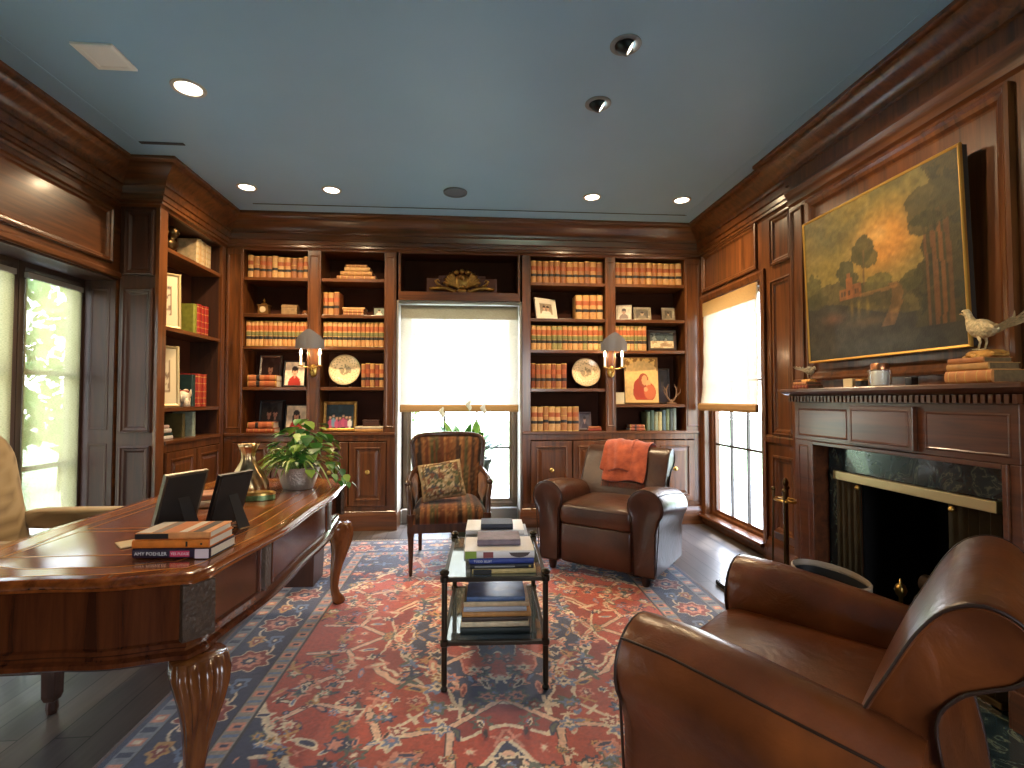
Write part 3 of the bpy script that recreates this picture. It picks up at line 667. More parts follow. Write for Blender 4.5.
# ================================================================== shades
SH_BACK = shade_mat('woven_shade_ivory', srgb(212,200,180), .07, .58, (40, 40, 260))
SH_RT = shade_mat('woven_shade_ecru', srgb(206,182,152), .06, .46, (60, 60, 260))
SH_LEFT = shade_mat('woven_shade_straw', srgb(176,168,124), .42, .5, (60, 60, 300))
def roman(name, o, u, n, w_, ztop, zbot, m, label, flare=.0, valm=None):
    """flat roman shade: slightly billowing cloth, thicker valance and folded hem"""
    o, u, n = Vector(o), Vector(u), Vector(n); nx_, nz = 9, 24
    base = o+Vector((0,0,zbot))
    t = empty(name, tuple(base), 0, label, 'window shade', 'woven roman shades')
    z = Vector((0,0,1)); H = ztop-zbot; mb = MB()
    def P(i, k, off):
        a = i/(nx_-1); c = k/(nz-1); fl = flare*max(0, 1-c)**3
        return tuple(u*(a*(w_+2*fl)-fl)+z*(c*H)+n*(off+fl*.8+.004*math.sin(k*1.1)))
    for off, in ((0,),):
        vs = [P(i,k,0) for k in range(nz) for i in range(nx_)]
        mb.add(vs, [(k*nx_+i, k*nx_+i+1, (k+1)*nx_+i+1, (k+1)*nx_+i) for k in range(nz-1) for i in range(nx_-1)])
    mb.build('cloth', m, t, smooth=True, recalc=False)
    fl = flare; hm = MB()
    q = [(-.006,0),(.02,-.004),(.026,.02),(.024,.055),(.014,.07),(-.004,.07)]
    hm.loft([[tuple(u*x+z*b_+n*(a+fl*.8)) for a, b_ in q] for x in (-fl-.004, w_+fl+.004)])
    hm.build('folded_hem', mat('shade_hem', srgb(182,142,92), .8, bump=.3, bscale=200), t, bevel=.004)
    hr = MB(); hr.loft([[tuple(u*x+z*b_+n*a) for a, b_ in ((-.03,H-.0),(.0,H-.0),(.0,H-.03),(-.03,H-.03))] for x in (0, w_)])
    hr.build('head_rail', mat('head_rail_grey', srgb(160,150,138), .5), t)
    if valm: 
        v = MB(); v.add([tuple(u*x+z*b_+n*.012) for x, b_ in ((0,H-.14),(w_,H-.14),(w_,H),(0,H))], [(0,1,2,3)]); v.build('valance', valm, t, recalc=False)
    return t
roman('roman_shade', (-.70,5.21,0), Xp, Yn, 1.19, 2.235, 1.155, SH_BACK, 'ivory woven shade half lowered over the back window', valm=shade_mat('woven_valance_grey', srgb(186,176,156), .05, .5, (60,60,260)))
roman('roman_shade', (2.385,4.045,0), Yp, Xn, .985, 2.26, 1.17, SH_RT, 'cream woven shade flared at its hem, over the right window', flare=.035, valm=shade_mat('woven_valance', srgb(214,176,122), .05, .5, (60,60,260)))
for i in range(5):
    y = 4.06-.56*(i+1)
    t = empty('door_shade', (-2.868, y+.03, .20), 0, ['straw mesh shade on the rightmost glass door leaf','straw mesh shade on the door leaf behind the desk chair','straw mesh shade on the third glass door leaf from the bookcase','straw mesh shade on the fourth glass door leaf from the bookcase','straw mesh shade on the fifth glass door leaf, farthest from the bookcase'][i], 'window shade', 'mesh shades on the glass doors')
    mb = MB(); mb.add([(0,a,z) for z in (0,1.88) for a in (.0,.475)], [(0,1,3,2)]); mb.build('cloth', SH_LEFT, t, recalc=False)
    MB().box(-.012,0,1.87,.012,.475,1.905).build('head_rail', MATS['head_rail_grey'], t)
    MB().box(-.006,0,-.012,.006,.475,.004).build('hem_bar', MATS['shade_hem'], t)
# ================================================================== rug (pattern held as a colour attribute on the pile's mesh)
def seg_d(X, Y, a, b):
    ax, ay = a; bx, by = b; dx, dy = bx-ax, by-ay; L = dx*dx+dy*dy+1e-9
    t = np.clip(((X-ax)*dx+(Y-ay)*dy)/L, 0, 1)
    return np.hypot(X-ax-t*dx, Y-ay-t*dy)
RW, RL = 2.88, 3.78
RC = dict(red=(178,70,44), dred=(142,52,42), navy=(44,50,82), blue=(104,126,164), ivory=(226,206,176), pink=(214,142,116), gold=(196,146,84), dark=(44,34,38), tan=(150,140,130), green=(84,96,84))
def rug_color(u, v):
    x = (u-.5)*RW; y = (v-.5)*RL
    c = np.zeros((len(x), 3)); wob = (vnoise(x*14, y*14, 3, 2)-.5)*.03
    ax, ay = np.abs(x)+wob, np.abs(y)+wob*.8
    d = np.minimum(RW/2-np.abs(x), RL/2-np.abs(y))
    c[:] = RC['red']
    rnd = random.Random(5)
    def put(mask, col): c[mask] = RC[col] if isinstance(col, str) else col
    # corner spandrels
    sp = (ax/ .98+ay/1.5) > 1.42
    put(sp, 'navy')
    e = np.abs(ax/.98+ay/1.5-1.42); put(e < .022, 'ivory')
    # medallion: stepped star, several rings
    r1 = np.maximum(ax/.62+ay/.95, np.maximum(ax/.50, ay/.74))
    lob = .06*np.cos(8*np.arctan2(y/1.4, x))
    r1 = r1+lob
    for lim, col in ((1.16,'ivory'),(1.13,'dred'),(.95,'ivory'),(.92,'navy'),(.66,'pink'),(.63,'red'),(.36,'ivory'),(.34,'navy'),(.15,'blue'),(.09,'gold')): put(r1 < lim, col)
    # pendants along the axis
    pr = np.abs(ax)/.16+np.abs(ay-1.12)/.24
    for lim, col in ((1.1,'ivory'),(.97,'navy'),(.6,'pink'),(.35,'blue')): put(pr < lim, col)
    # angular branches
    br = [((.0,.62),(.22,.80)),((.22,.80),(.20,1.02)),((.22,.80),(.48,.84)),((.48,.84),(.60,1.02)),((.60,1.02),(.86,1.0)),((.48,.84),(.55,.66)),((.55,.66),(.80,.60)),((.80,.60),(.92,.72)),
          ((.58,.0),(.74,.14)),((.74,.14),(.94,.16)),((.74,.14),(.70,.34)),((.70,.34),(.86,.46)),((.32,.52),(.46,.46)),((.46,.46),(.60,.30)),((.0,.95),(.10,1.06)),((.30,1.20),(.48,1.12)),((.48,1.12),(.55,1.32)),((.55,1.32),(.36,1.46)),((.36,1.46),(.12,1.40)),((.12,.20),(.28,.34)),((.28,.34),(.20,.52)),((.28,.34),(.44,.24)),((.05,.36),(.16,.44)),((.20,.06),(.36,.12))]
    for a, b in br:
        dd = seg_d(ax, ay, a, b); put(dd < .0125, (226,186,156)); put((dd < .0165) & (dd >= .0125), 'dark')
    # scattered blossoms, leaves (mirrored)
    for k in range(330):
        px, py = rnd.uniform(0, .98), rnd.uniform(0, 1.52); s = rnd.uniform(.012, .034); kind = rnd.random(); an = rnd.uniform(0, PI)
        dx, dy = ax-px, ay-py; m = (np.abs(dx) < .1) & (np.abs(dy) < .1)
        if not m.any(): continue
        X = dx[m]*math.cos(an)+dy[m]*math.sin(an); Y = -dx[m]*math.sin(an)+dy[m]*math.cos(an); sub = c[m]
        cols = rnd.sample(['navy','blue','ivory','pink','gold','dred','dark','green','pink','ivory'], 3)
        if kind < .45:
            q = np.hypot(X, Y)*(1+.25*np.cos(6*np.arctan2(Y, X)))
            sub[q < s*1.25] = RC[cols[0]]; sub[q < s*.8] = RC[cols[1]]; sub[q < s*.35] = RC[cols[2]]
        elif kind < .85:
            q = (X/(s*1.9))**2+(Y/(s*.6))**2; sub[q < 1.] = RC[cols[0]]; sub[q < .35] = RC[cols[1]]
        else:
            q = np.minimum(np.maximum(np.abs(X)/(s*2.2), np.abs(Y)/(s*.3)), np.maximum(np.abs(Y)/(s*1.6), np.abs(X)/(s*.3))); sub[q < 1] = RC[cols[0]]
        c[m] = sub
    # borders
    per = np.where(RW/2-np.abs(x) < RL/2-np.abs(y), y, x)
    put(d < .445, 'dark'); put(d < .437, 'tan')
    g = np.abs(((per*9) % 1)-.5)
    put((d < .43) & (d > .375) & (g < .2) , 'pink'); put((d < .418) & (d > .39) & (g < .09), 'navy'); put((d < .43) & (d > .375) & (g > .42), 'blue')
    put(d < .368, 'dark'); put(d < .358, 'navy')
    # main border: rosettes on a wandering vine
    s = (per % .42)/.42-.5; dd = (d-.235)
    vine = np.abs(dd-.07*np.sin(2*PI*s)); put((d < .352) & (d > .12) & (vine < .006), 'ivory')
    q = np.hypot(s*.42, dd)*(1+.14*np.cos(8*np.arctan2(dd, s*.42)))
    inb = (d < .352) & (d > .118)
    for lim, col in ((.098,'ivory'),(.09,'dred'),(.06,'pink'),(.034,'navy'),(.015,'ivory')): put(inb & (q < lim), col)
    s2 = ((per+.21) % .42)/.42-.5
    for off, cc in ((.045,('blue','navy','ivory')),(-.05,('gold','dred','ivory'))):
        q = np.hypot(s2*.42*.6, dd-off)*(1+.2*np.cos(5*np.arctan2(dd-off, s2*.42)))
        for lim, col in zip((.034,.02,.008), cc): put(inb & (q < lim), col)
    put(d < .118, 'dark'); put(d < .110, (128,132,140))
    g = np.abs(((per*7) % 1)-.5); put((d < .1) & (d > .05) & (g < .17), 'pink'); put((d < .09) & (d > .06) & (g < .07), 'ivory'); put((d < .1) & (d > .05) & (g > .4), 'navy')
    put(d < .042, 'navy'); put(d < .022, (92,58,48))
    n = vnoise(x*120, y*120, 8, 2)[:, None]; n2 = vnoise(x*2.2, y*5, 9, 3)[:, None]
    return np.clip(c*1.04+4,0,255)*(.82+.3*n)*(.88+.24*n2)
ng, nl = 500, 684
def rug_pos(u, v):
    x = (u-.5)*RW; y = (v-.5)*RL
    z = np.full_like(x, .011)+.001*(vnoise(x*60, y*60, 2, 2)-.5)
    z[(u <= 0) | (u >= 1) | (v <= 0) | (v >= 1)] = .0005
    return np.stack([x, y, z], -1)
rug = painted('persian_rug', ng, nl, rug_pos, rug_color, attr_mat('rug_wool', .6, .45, sheen=.35, bump=.5, bscale=500), loc=(.14, 2.82, 0))
tag(rug, 'large red and navy floral patterned carpet under the desk and chairs', 'rug')
fr_ = MB(); rnd = random.Random(3)
for sgn in (1,-1):
    for k in range(360):
        x = -RW/2+RW*k/359; y = sgn*RL/2
        fr_.tube([(x,y,.007),(x+rnd.uniform(-.006,.006),y+sgn*.025,.004),(x+rnd.uniform(-.012,.012),y+sgn*.055,.003)], [.0022,.002,.0012], n=4)
fr_.build('fringe', mat('fringe_cotton', srgb(206,190,166), .9), rug)
# ================================================================== leather recliners
def leather(name, dark, light, rough=.32, worn=None):
    m, nt, b = new_mat(name); tc = N(nt,'ShaderNodeTexCoord')
    n = N(nt,'ShaderNodeTexNoise'); n.inputs['Scale'].default_value = 5; n.inputs['Detail'].default_value = 6; nt.links.new(tc.outputs['Object'], n.inputs['Vector'])
    r = ramp(nt, [(.3, dark), (.55, tuple((a+c)/2 for a,c in zip(dark,light))), (.72, light)]+([(.85, worn)] if worn else [])); nt.links.new(n.outputs['Fac'], r.inputs['Fac']); nt.links.new(r.outputs['Color'], b.inputs['Base Color'])
    b.inputs['Roughness'].default_value = rough; b.inputs['Coat Weight'].default_value = .15; b.inputs['Coat Roughness'].default_value = .3
    v = N(nt,'ShaderNodeTexVoronoi'); v.inputs['Scale'].default_value = 140; nt.links.new(tc.outputs['Object'], v.inputs['Vector'])
    n2 = N(nt,'ShaderNodeTexNoise'); n2.inputs['Scale'].default_value = 9; n2.inputs['Detail'].default_value = 3; n2.inputs['Distortion'].default_value = 1.5; nt.links.new(tc.outputs['Object'], n2.inputs['Vector'])
    b1 = N(nt,'ShaderNodeBump'); b1.inputs['Strength'].default_value = .06; b1.inputs['Distance'].default_value = .004; nt.links.new(v.outputs['Distance'], b1.inputs['Height'])
    b2 = N(nt,'ShaderNodeBump'); b2.inputs['Strength'].default_value = .2; b2.inputs['Distance'].default_value = .02; nt.links.new(n2.outputs['Fac'], b2.inputs['Height']); nt.links.new(b1.outputs['Normal'], b2.inputs['Normal']); nt.links.new(b2.outputs['Normal'], b.inputs['Normal'])
    return m
L_DK = leather('chocolate_leather', srgb(58,34,24), srgb(92,56,38))
L_TAN = leather('saddle_leather', srgb(82,40,17), srgb(134,72,32), rough=.28, worn=srgb(168,104,58))
PIPE = mat('leather_piping', srgb(46,26,16), .45)
def smooth_loop(P, k):
    out = []; n = len(P)
    for i in range(n):
        a, b, c, d = P[i-1], P[i], P[(i+1)%n], P[(i+2)%n]
        for j in range(k):
            s = j/k; out.append(tuple(.5*((2*b[q])+(-a[q]+c[q])*s+(2*a[q]-5*b[q]+4*c[q]-d[q])*s*s+(-a[q]+3*b[q]-3*c[q]+d[q])*s**3) for q in (0,1)))
    return out
def arm_section(s, zt, hw=1.0):
    """closed (x,z) outline of an arm, s=side; round roll on top, narrower post below"""
    pts = []; R = .125*hw; cx, cz = .375, zt-R
    for k in range(17):
        a = math.radians(218-256*k/16); pts.append((cx+R*math.cos(a), cz+R*math.sin(a)))
    pts += [(.445,cz-.16),(.44,.075),(.29,.075),(.285,cz-.14)]
    return [(s*x, z) for x, z in pts]
def recliner(label, loc, rz, m, seat_m=None, sc_=1.0):
    t = empty('leather_recliner', loc, rz, label, 'armchair', 'leather club recliners')
    t.scale = (sc_,)*3
    sm = seat_m or m
    # seat deck / folded footrest
    MB().superq((0,-.13,.215), .285, .335, .145, .12, .12, n=40, k=10).build('footrest_panel', m, t, smooth=True)
    sq = MB().superq((0,-.16,.425), .287, .315, .085, .32, .16, n=48, k=16)
    sq.V = [(x, y, z+.018*max(0, 1-(x/.26)**2)*max(0, 1-((y+.16)/.3)**2)) for x, y, z in sq.V]
    cush = sq.build('seat_cushion', sm, t, smooth=True)
    pl = []
    for k in range(48):
        a = 2*PI*k/48; c_, s_ = math.cos(a), math.sin(a)
        pl.append((.282*math.copysign(abs(c_)**.16, c_), -.16+.309*math.copysign(abs(s_)**.16, s_), .473))
    MB().tube(pl, .005, n=6, closed=True).build('piping', PIPE, cush, smooth=True)
    for s in (-1,1):
        secs = []
        for y, zt, k, in ((-.462,.635,.80),(-.474,.648,.90),(-.468,.658,.97),(-.445,.662,1.0),(-.33,.66,1.02),(-.18,.642,1.02),(-.02,.618,1.0),(.10,.60,.97),(.17,.585,.93)):
            sec = arm_section(s, zt, min(k,1.03))
            cx = s*.365
            if k < .95: sec = [(cx+(x-cx)*(.90+.1*(k-.8)/.15), max(z,.075) if z < .1 else .36+(z-.36)*(.90+.1*(k-.8)/.15)) for x, z in sec]
            secs.append([(x, y, z) for x, z in sec])
        a = MB().loft(secs).build('arm', m, t, smooth=55)
        rim = arm_section(s, .656, .98)[0:17]
        MB().tube([(q[11][0]+s*.0015, q[11][1], q[11][2]+.001) for q in secs[2:]], .0035, n=6).build('seam', PIPE, a, smooth=True)
        MB().tube([(s*.28,-.466,.10)]+[(x,-.468,z) for x,z in rim]+[(s*.447,-.466,.10)], .0042, n=6).build('piping', PIPE, a, smooth=True)
    # back: side profile (y,z) rolled over at the top, lofted across
    prof = [(.0,.42),(.03,.52),(.062,.60),(.11,.70),(.155,.79),(.20,.85),(.25,.875),(.295,.868),(.33,.835),(.335,.785),(.305,.742),(.262,.715),(.22,.685),(.185,.62),(.20,.50),(.24,.30),(.25,.09),(.17,.085),(.06,.2),(.0,.3)]
    prof = smooth_loop(prof, 4)
    cy = sum(p[0] for p in prof)/len(prof); cz = sum(p[1] for p in prof)/len(prof)
    secs = []
    for x, k in ((-.345,.93),(-.352,.965),(-.345,.99),(-.325,1.0),(-.18,1.015),(0,1.02),(.18,1.015),(.325,1.0),(.345,.99),(.352,.965),(.345,.93)):
        secs.append([(x*(1.0 if z > .5 else .84), cy+(y-cy)*k, max(.085, cz+(z-cz)*k)) for y, z in prof])
    bk = MB().loft(secs).build('backrest', m, t, smooth=50)
    for s in (-1,1):
        MB().tube([(s*.349*(1 if z > .5 else .84), cy+(y-cy)*.985, cz+(z-cz)*.985) for y, z in prof[2:66]], .004, n=6).build('piping', PIPE, bk, smooth=True)
    for x in (-.36,.36):
        for y in (-.41,.19): MB().lathe([(.022,0),(.03,.03),(.034,.08),(.001,.08)], c=(x,y,0), n=16).build('leg', W_DK, t, smooth=40)
    return t
R1 = recliner('chocolate brown leather recliner by the bookcase, with an orange throw on its back', (1.165, 3.96, .012), -.668, L_DK)
R2 = recliner('tan leather recliner in the foreground, turned away by the fireplace', (1.07, 1.335, .012), -2.42, L_TAN)
# orange throw over the far recliner's back
TH, nt, b = new_mat('orange_throw'); tc = N(nt,'ShaderNodeTexCoord'); n = N(nt,'ShaderNodeTexNoise'); n.inputs['Scale'].default_value = 14; n.inputs['Detail'].default_value = 6; nt.links.new(tc.outputs['Object'], n.inputs['Vector'])
r = ramp(nt, [(.3, srgb(150,58,28)), (.7, srgb(206,98,56))]); nt.links.new(n.outputs['Fac'], r.inputs['Fac']); nt.links.new(r.outputs['Color'], b.inputs['Base Color']); b.inputs['Roughness'].default_value = .95; b.inputs['Sheen Weight'].default_value = .5
n2 = N(nt,'ShaderNodeTexNoise'); n2.inputs['Scale'].default_value = 130; nt.links.new(tc.outputs['Object'], n2.inputs['Vector']); bp = N(nt,'ShaderNodeBump'); bp.inputs['Strength'].default_value = .7; bp.inputs['Distance'].default_value = .006; nt.links.new(n2.outputs['Fac'], bp.inputs['Height']); nt.links.new(bp.outputs['Normal'], b.inputs['Normal'])
path = [(.07,.60),(.105,.675),(.14,.75),(.18,.82),(.22,.868),(.27,.892),(.32,.882),(.352,.84),(.352,.775),(.35,.70),(.35,.62)]
mb = MB(); nx_ = 22; rnd = random.Random(2)
def thr(layer, x0, x1, pth, off):
    secs = []
    L = len(pth)
    for i, (y, z) in enumerate(pth):
        p0 = pth[max(i-1,0)]; p1 = pth[min(i+1,L-1)]; ty, tz = p1[0]-p0[0], p1[1]-p0[1]; ll = math.hypot(ty,tz); ny, nz_ = -tz/ll, ty/ll
        row = []
        for j in range(nx_):
            u = j/(nx_-1); x = x0+(x1-x0)*u
            h = off+.006+.006*math.sin(u*9+i*.5+layer*2)+.004*math.sin(u*23+i)
            row.append((x+.008*math.sin(i*1.3), y+ny*h, z+nz_*h-(.012*math.sin(u*7) if i == 0 else 0)))
        secs.append(row)
    b_ = len(mb.V); mb.loft(secs, caps=False, closed=False)
    return secs
thr(0, -.165, .19, path, .022)
thr(1, -.19, .06, path[1:], .036)
T = mb.build('orange_throw', TH, smooth=True, recalc=False)
so = T.modifiers.new('solid', 'SOLIDIFY'); so.thickness = .007; so.offset = 1
T.location = R1.location; T.rotation_euler = R1.rotation_euler; sb = T.modifiers.new('sub', 'SUBSURF'); sb.levels = 1; sb.render_levels = 1
tag(T, 'rust orange fleece throw folded over the back of the far recliner', 'throw')
frn = MB()
for k in range(44):
    x = -.165+.355*k/43; y, z = path[0]; frn.tube([(x,y-.014,z+.006),(x+rnd.uniform(-.006,.006),y-.026,z-.014),(x+rnd.uniform(-.008,.008),y-.034,z-.034)], [.0026,.0022,.0012], n=4)
frn.build('fringe', mat('throw_fringe', srgb(132,66,40), .95), T)

# ================================================================== striped armchair by the window
def stripes(u, v, seed=0):
    """kilim stripes across u (0..1)"""
    cols = [(142,78,40),(98,88,50),(168,106,58),(70,52,38),(146,86,46),(196,146,92),(90,58,38),(156,94,50),(108,96,58),(126,68,38),(64,48,36),(180,118,66)]
    rs = np.random.RandomState(4); wd = rs.uniform(.5, 1.4, 26); wd = np.cumsum(wd)/wd.sum(); ci = rs.randint(0, len(cols), 26)
    k = np.clip(np.searchsorted(wd, u), 0, 25); c = np.array(cols, float)[ci[k]]
    n = vnoise(u*180, v*90, seed+3, 2)[:, None]; f = (np.sin(v*160)*np.sin(u*240) > .55)[:, None]
    c = np.where(f, c*.6+np.array((210,160,100))*.4, c)
    return c*(.52+.42*n)
KIL = attr_mat('kilim_stripe', .92, .15, sheen=.3, bump=.3, bscale=260)
CHW = wood('chair_frame_wood', srgb(40,22,12), srgb(84,50,26), 'z', rough=.32)
def pat_mesh(mb, name, parent, colf, m, sub=0, **kw):
    o = mb.build(name, m, parent, **kw); P = np.array([v.co[:] for v in o.data.vertices]); put_pattern(o.data, colf(P)); return o
t = empty('striped_armchair', (-.165, 4.05, .012), .0, 'antique wooden armchair upholstered in rust kilim stripes, before the back window', 'armchair')
RZ = .06; t.rotation_euler = (0,0,RZ)
# local: faces -y, seat width .58
def leg_prof(h): return [(.0,0),(.010,0),(.012,.02),(.015,.03),(.013,.04),(.017,.14),(.022,.27),(.026,.30),(.02,.31),(.027,.325),(.027,.34),(.022,.345),(.03,.36),(.03,h)]
for x in (-.275,.275): MB().lathe([(.001,0)]+leg_prof(.44)+[(.001,.44)], c=(x,-.29,0), n=16).build('leg', CHW, t, smooth=35)
for x in (-.23,.23):
    MB().loft([[(x+a*s_,.27+dy+b_*s_,z) for a,b_ in ((-1,-1),(1,-1),(1,1),(-1,1))] for z,dy,s_ in ((0,.07,.013),(.2,.03,.018),(.33,0,.022),(.44,0,.022))]).build('leg', CHW, t, bevel=.004)
fr = MB()
fr.box(-.30,-.315,.305,.30,-.27,.375).box(-.255,.25,.305,.255,.29,.375)
for s in (-1,1): fr.loft([[(s*x0,y0,z),(s*x1,y0,z),(s*x3,y1,z),(s*x2,y1,z)] for z in (.305,.375) for x0,x1,x2,x3,y0,y1 in ((.26,.30,.215,.255,-.28,.27),)])
fr.build('seat_frame', CHW, t, bevel=.006, seg=3)
sq = MB(); K1, K2 = 73, 49; vs = []
for i in range(K1):
    for j in range(K2):
        a, c = math.sin(PI/2*(-1+2*i/(K1-1))), math.sin(PI/2*(-1+2*j/(K2-1))); y = -.02+.295*c
        vs.append((a*.292*(1-.14*max(0,(y+.3)/.6)), y, .37+.135*((1-abs(a)**5)*(1-abs(c)**5))**.4))
sq.add(vs, [(i*K2+j,(i+1)*K2+j,(i+1)*K2+j+1,i*K2+j+1) for i in range(K1-1) for j in range(K2-1)]); sq.F.append(tuple([i*K2 for i in range(K1)]+[(K1-1)*K2+j for j in range(1,K2)]+[i*K2+K2-1 for i in range(K1-2,-1,-1)]+[j for j in range(K2-2,0,-1)])); sq.M.append(0)
pat_mesh(sq, 'seat', t, lambda P: stripes((P[:,0]+.3)/.6, P[:,1]), KIL, smooth=True)
# back: curved upholstered panel in a wooden frame, leaning back, wider at the top
def bpos(u, zz, off=0):  # u -1..1
    wdt = .245+.05*zz; x = u*wdt; return (x, .245+.10*zz+.0-.055*abs(u)**2.2+off, (.44+.50*zz))
nu, nz_ = 41, 26
mb = MB(); secs = []
for k in range(nz_):
    zz = 1.035*k/(nz_-1); q = []
    for j in range(nu): u = -1+2*j/(nu-1); pf = .035*(1-abs(u)**4)*max(0,1-abs(2*zz/1.035-1)**5); q.append(bpos(u, zz, -pf-.012))
    for j in range(nu): u = 1-2*j/(nu-1); q.append(bpos(u, zz, .02))
    secs.append(q)
mb.loft(secs)
pat_mesh(mb, 'back_upholstery', t, lambda P: stripes((P[:,0]/(1+.2*(P[:,2]-.44))+.29)/.58, P[:,2]+5), KIL, smooth=60)
fr = MB(); pts = [bpos(-1.02, z) for z in np.linspace(-.12,.93,9)]+[bpos(-.95,1.0),bpos(-.85,1.035)]+[bpos(u, 1.045+.02*(1-u*u)) for u in np.linspace(-.6,.6,7)]+[bpos(.85,1.035),bpos(.95,1.0)]+[bpos(1.02, z) for z in np.linspace(.93,-.12,9)]
fr.tube(pts, .021, n=10); fr.build('back_frame', CHW, t, smooth=60)
for s in (-1,1):
    a = MB(); a.tube([(s*.262,.235,.70),(s*.285,.10,.685),(s*.30,-.06,.665),(s*.305,-.17,.645),(s*.30,-.215,.615),(s*.288,-.25,.54),(s*.28,-.285,.44),(s*.278,-.29,.36)], [.02,.019,.019,.022,.023,.02,.02,.024], n=10)
    a.sphere((s*.303,-.20,.648),.03,sc=(.9,1,.8)); arm = a.build('arm', CHW, t, smooth=60)
    p = MB(); secs = []
    for y, zt in ((-.235,.56),(-.20,.60),(-.1,.635),(.05,.655),(.22,.675)):
        secs.append([(s*x, y, z) for x, z in ((.262,.46),(.30,.46),(.305,zt-.02),(.295,zt),(.268,zt),(.248,zt-.03),(.245,.50))])
    p.loft(secs); pat_mesh(p, 'arm_upholstery', arm, lambda P: stripes(np.abs((P[:,1]+.3)/.6) % 1, P[:,2]+9), KIL, smooth=50, bevel=0)
# needlepoint cushion leaning in the chair
def cush_col(P):
    u, v = P[:,0]/.33+.5, P[:,1]/.29+.5; c = np.full((len(P),3), 0.)+np.array((158,134,98))
    n = vnoise(u*9, v*9, 21, 3); n2 = vnoise(u*11+5, v*11, 22, 3); n3 = vnoise(u*14, v*14, 23, 2)
    c[n > .57] = (82,80,78); c[(n2 > .6)] = (122,82,62); c[(n3 > .62)] = (186,166,130); c[(n2 < .36)] = (92,92,66)
    e = np.minimum(np.minimum(u,1-u), np.minimum(v,1-v)); c[e < .07] = (156,132,98); c[(e<.11)&(e>.085)] = (110,84,54)
    return c*(.75+.5*vnoise(u*80, v*80, 3, 2)[:,None])
mb = MB(); K = 31; secs = []
for sgn in (1,-1):
    vs = []
    for i in range(K):
        for j in range(K):
            u, v = -1+2*i/(K-1), -1+2*j/(K-1); pin = 1-.06*(1-(abs(u)*abs(v))**.5)*max(abs(u),abs(v))**3
            vs.append((u*.165*pin, v*.145*pin, sgn*.055*((1-u**4)*(1-v**4))**.6))
    mb.add(vs, [(i*K+j,(i+1)*K+j,(i+1)*K+j+1,i*K+j+1) for i in range(K-1) for j in range(K-1)])
cu = pat_mesh(mb, 'needlepoint_cushion', None, cush_col, attr_mat('needlepoint', .95, .1, bump=.4, bscale=300), smooth=True, weld=True)
M = Matrix.Translation((-.212, 3.925, .665)) @ Matrix.Rotation(.12,4,'Z') @ Matrix.Rotation(math.radians(66),4,'X') @ Matrix.Rotation(.14,4,'Z')
cu.matrix_world = M
tag(cu, 'square beige needlepoint cushion with dark flowers, leaning in the striped armchair', 'cushion')

# ================================================================== desk chair (cream paisley) at the left edge
def paisley(P):
    a = vnoise(P[:,1]*9+P[:,0]*9, P[:,2]*9, 31, 2); s = np.sin(a*38)
    c = np.full((len(P),3), 0.)+np.array((168,144,104)); c[s > .3] = (150,126,86); c[s > .85] = (126,104,70)
    return c
PAI = attr_mat('paisley_cloth', .85, .2, sheen=.2)
t = empty('desk_chair', (-2.0, 2.54, 0), PI/2, 'cream paisley upholstered chair pulled up behind the desk', 'armchair')
for x in (-.27,.27):
    MB().loft([[(x+a*s_,-.30+b_*s_,z) for a,b_ in ((-1,-1),(1,-1),(1,1),(-1,1))] for z,s_ in ((.05,.02),(.07,.026),(.40,.03))]).lathe([(.018,0),(.022,.02),(.02,.05),(.001,.05)],c=(x,-.30,0),n=12).build('leg', W_DK, t, bevel=.004)
    MB().loft([[(x+a*s_,.27+b_*s_+dy,z) for a,b_ in ((-1,-1),(1,-1),(1,1),(-1,1))] for z,s_,dy in ((.05,.02,.06),(.07,.026,.06),(.40,.03,0))]).lathe([(.018,0),(.022,.02),(.02,.05),(.001,.05)],c=(x,.33,0),n=12).build('leg', W_DK, t, bevel=.004)
st = MB(); st.box(-.285,-.28,.16,-.255,.31,.19).box(.255,-.28,.16,.285,.31,.19).box(-.26,.0,.16,.26,.03,.19); st.build('stretcher', W_DK, t, bevel=.003)
pat_mesh(MB().superq((0,.0,.445), .33, .33, .075, .3, .2, n=48, k=14), 'seat', t, paisley, PAI, smooth=True)
mb = MB(); secs = []
for k in range(22):
    zz = k/21; wd = .33*(1-.02*zz)*(1 if zz < .75 else math.sqrt(max(0.02, 1-((zz-.75)/.262)**2*.72))); q = []
    for j in range(28):
        a = 2*PI*j/28; q.append((wd*math.copysign(abs(math.cos(a))**.4, math.cos(a)), .28+.13*zz+.06*math.copysign(abs(math.sin(a))**.5, math.sin(a)), .44+.70*zz))
    secs.append(q)
mb.loft(secs); pat_mesh(mb, 'backrest', t, paisley, PAI, smooth=60)
for s in (-1,1):
    pat_mesh(MB().superq((s*.34,.03,.66), .05, .30, .052, .5, .4, n=32, k=12), 'arm', t, paisley, PAI, smooth=True)
    MB().tube([(s*.33,-.22,.42),(s*.34,-.23,.55),(s*.34,-.21,.63)], [.026,.022,.026], n=10).build('arm_support', W_DK, t, smooth=True)
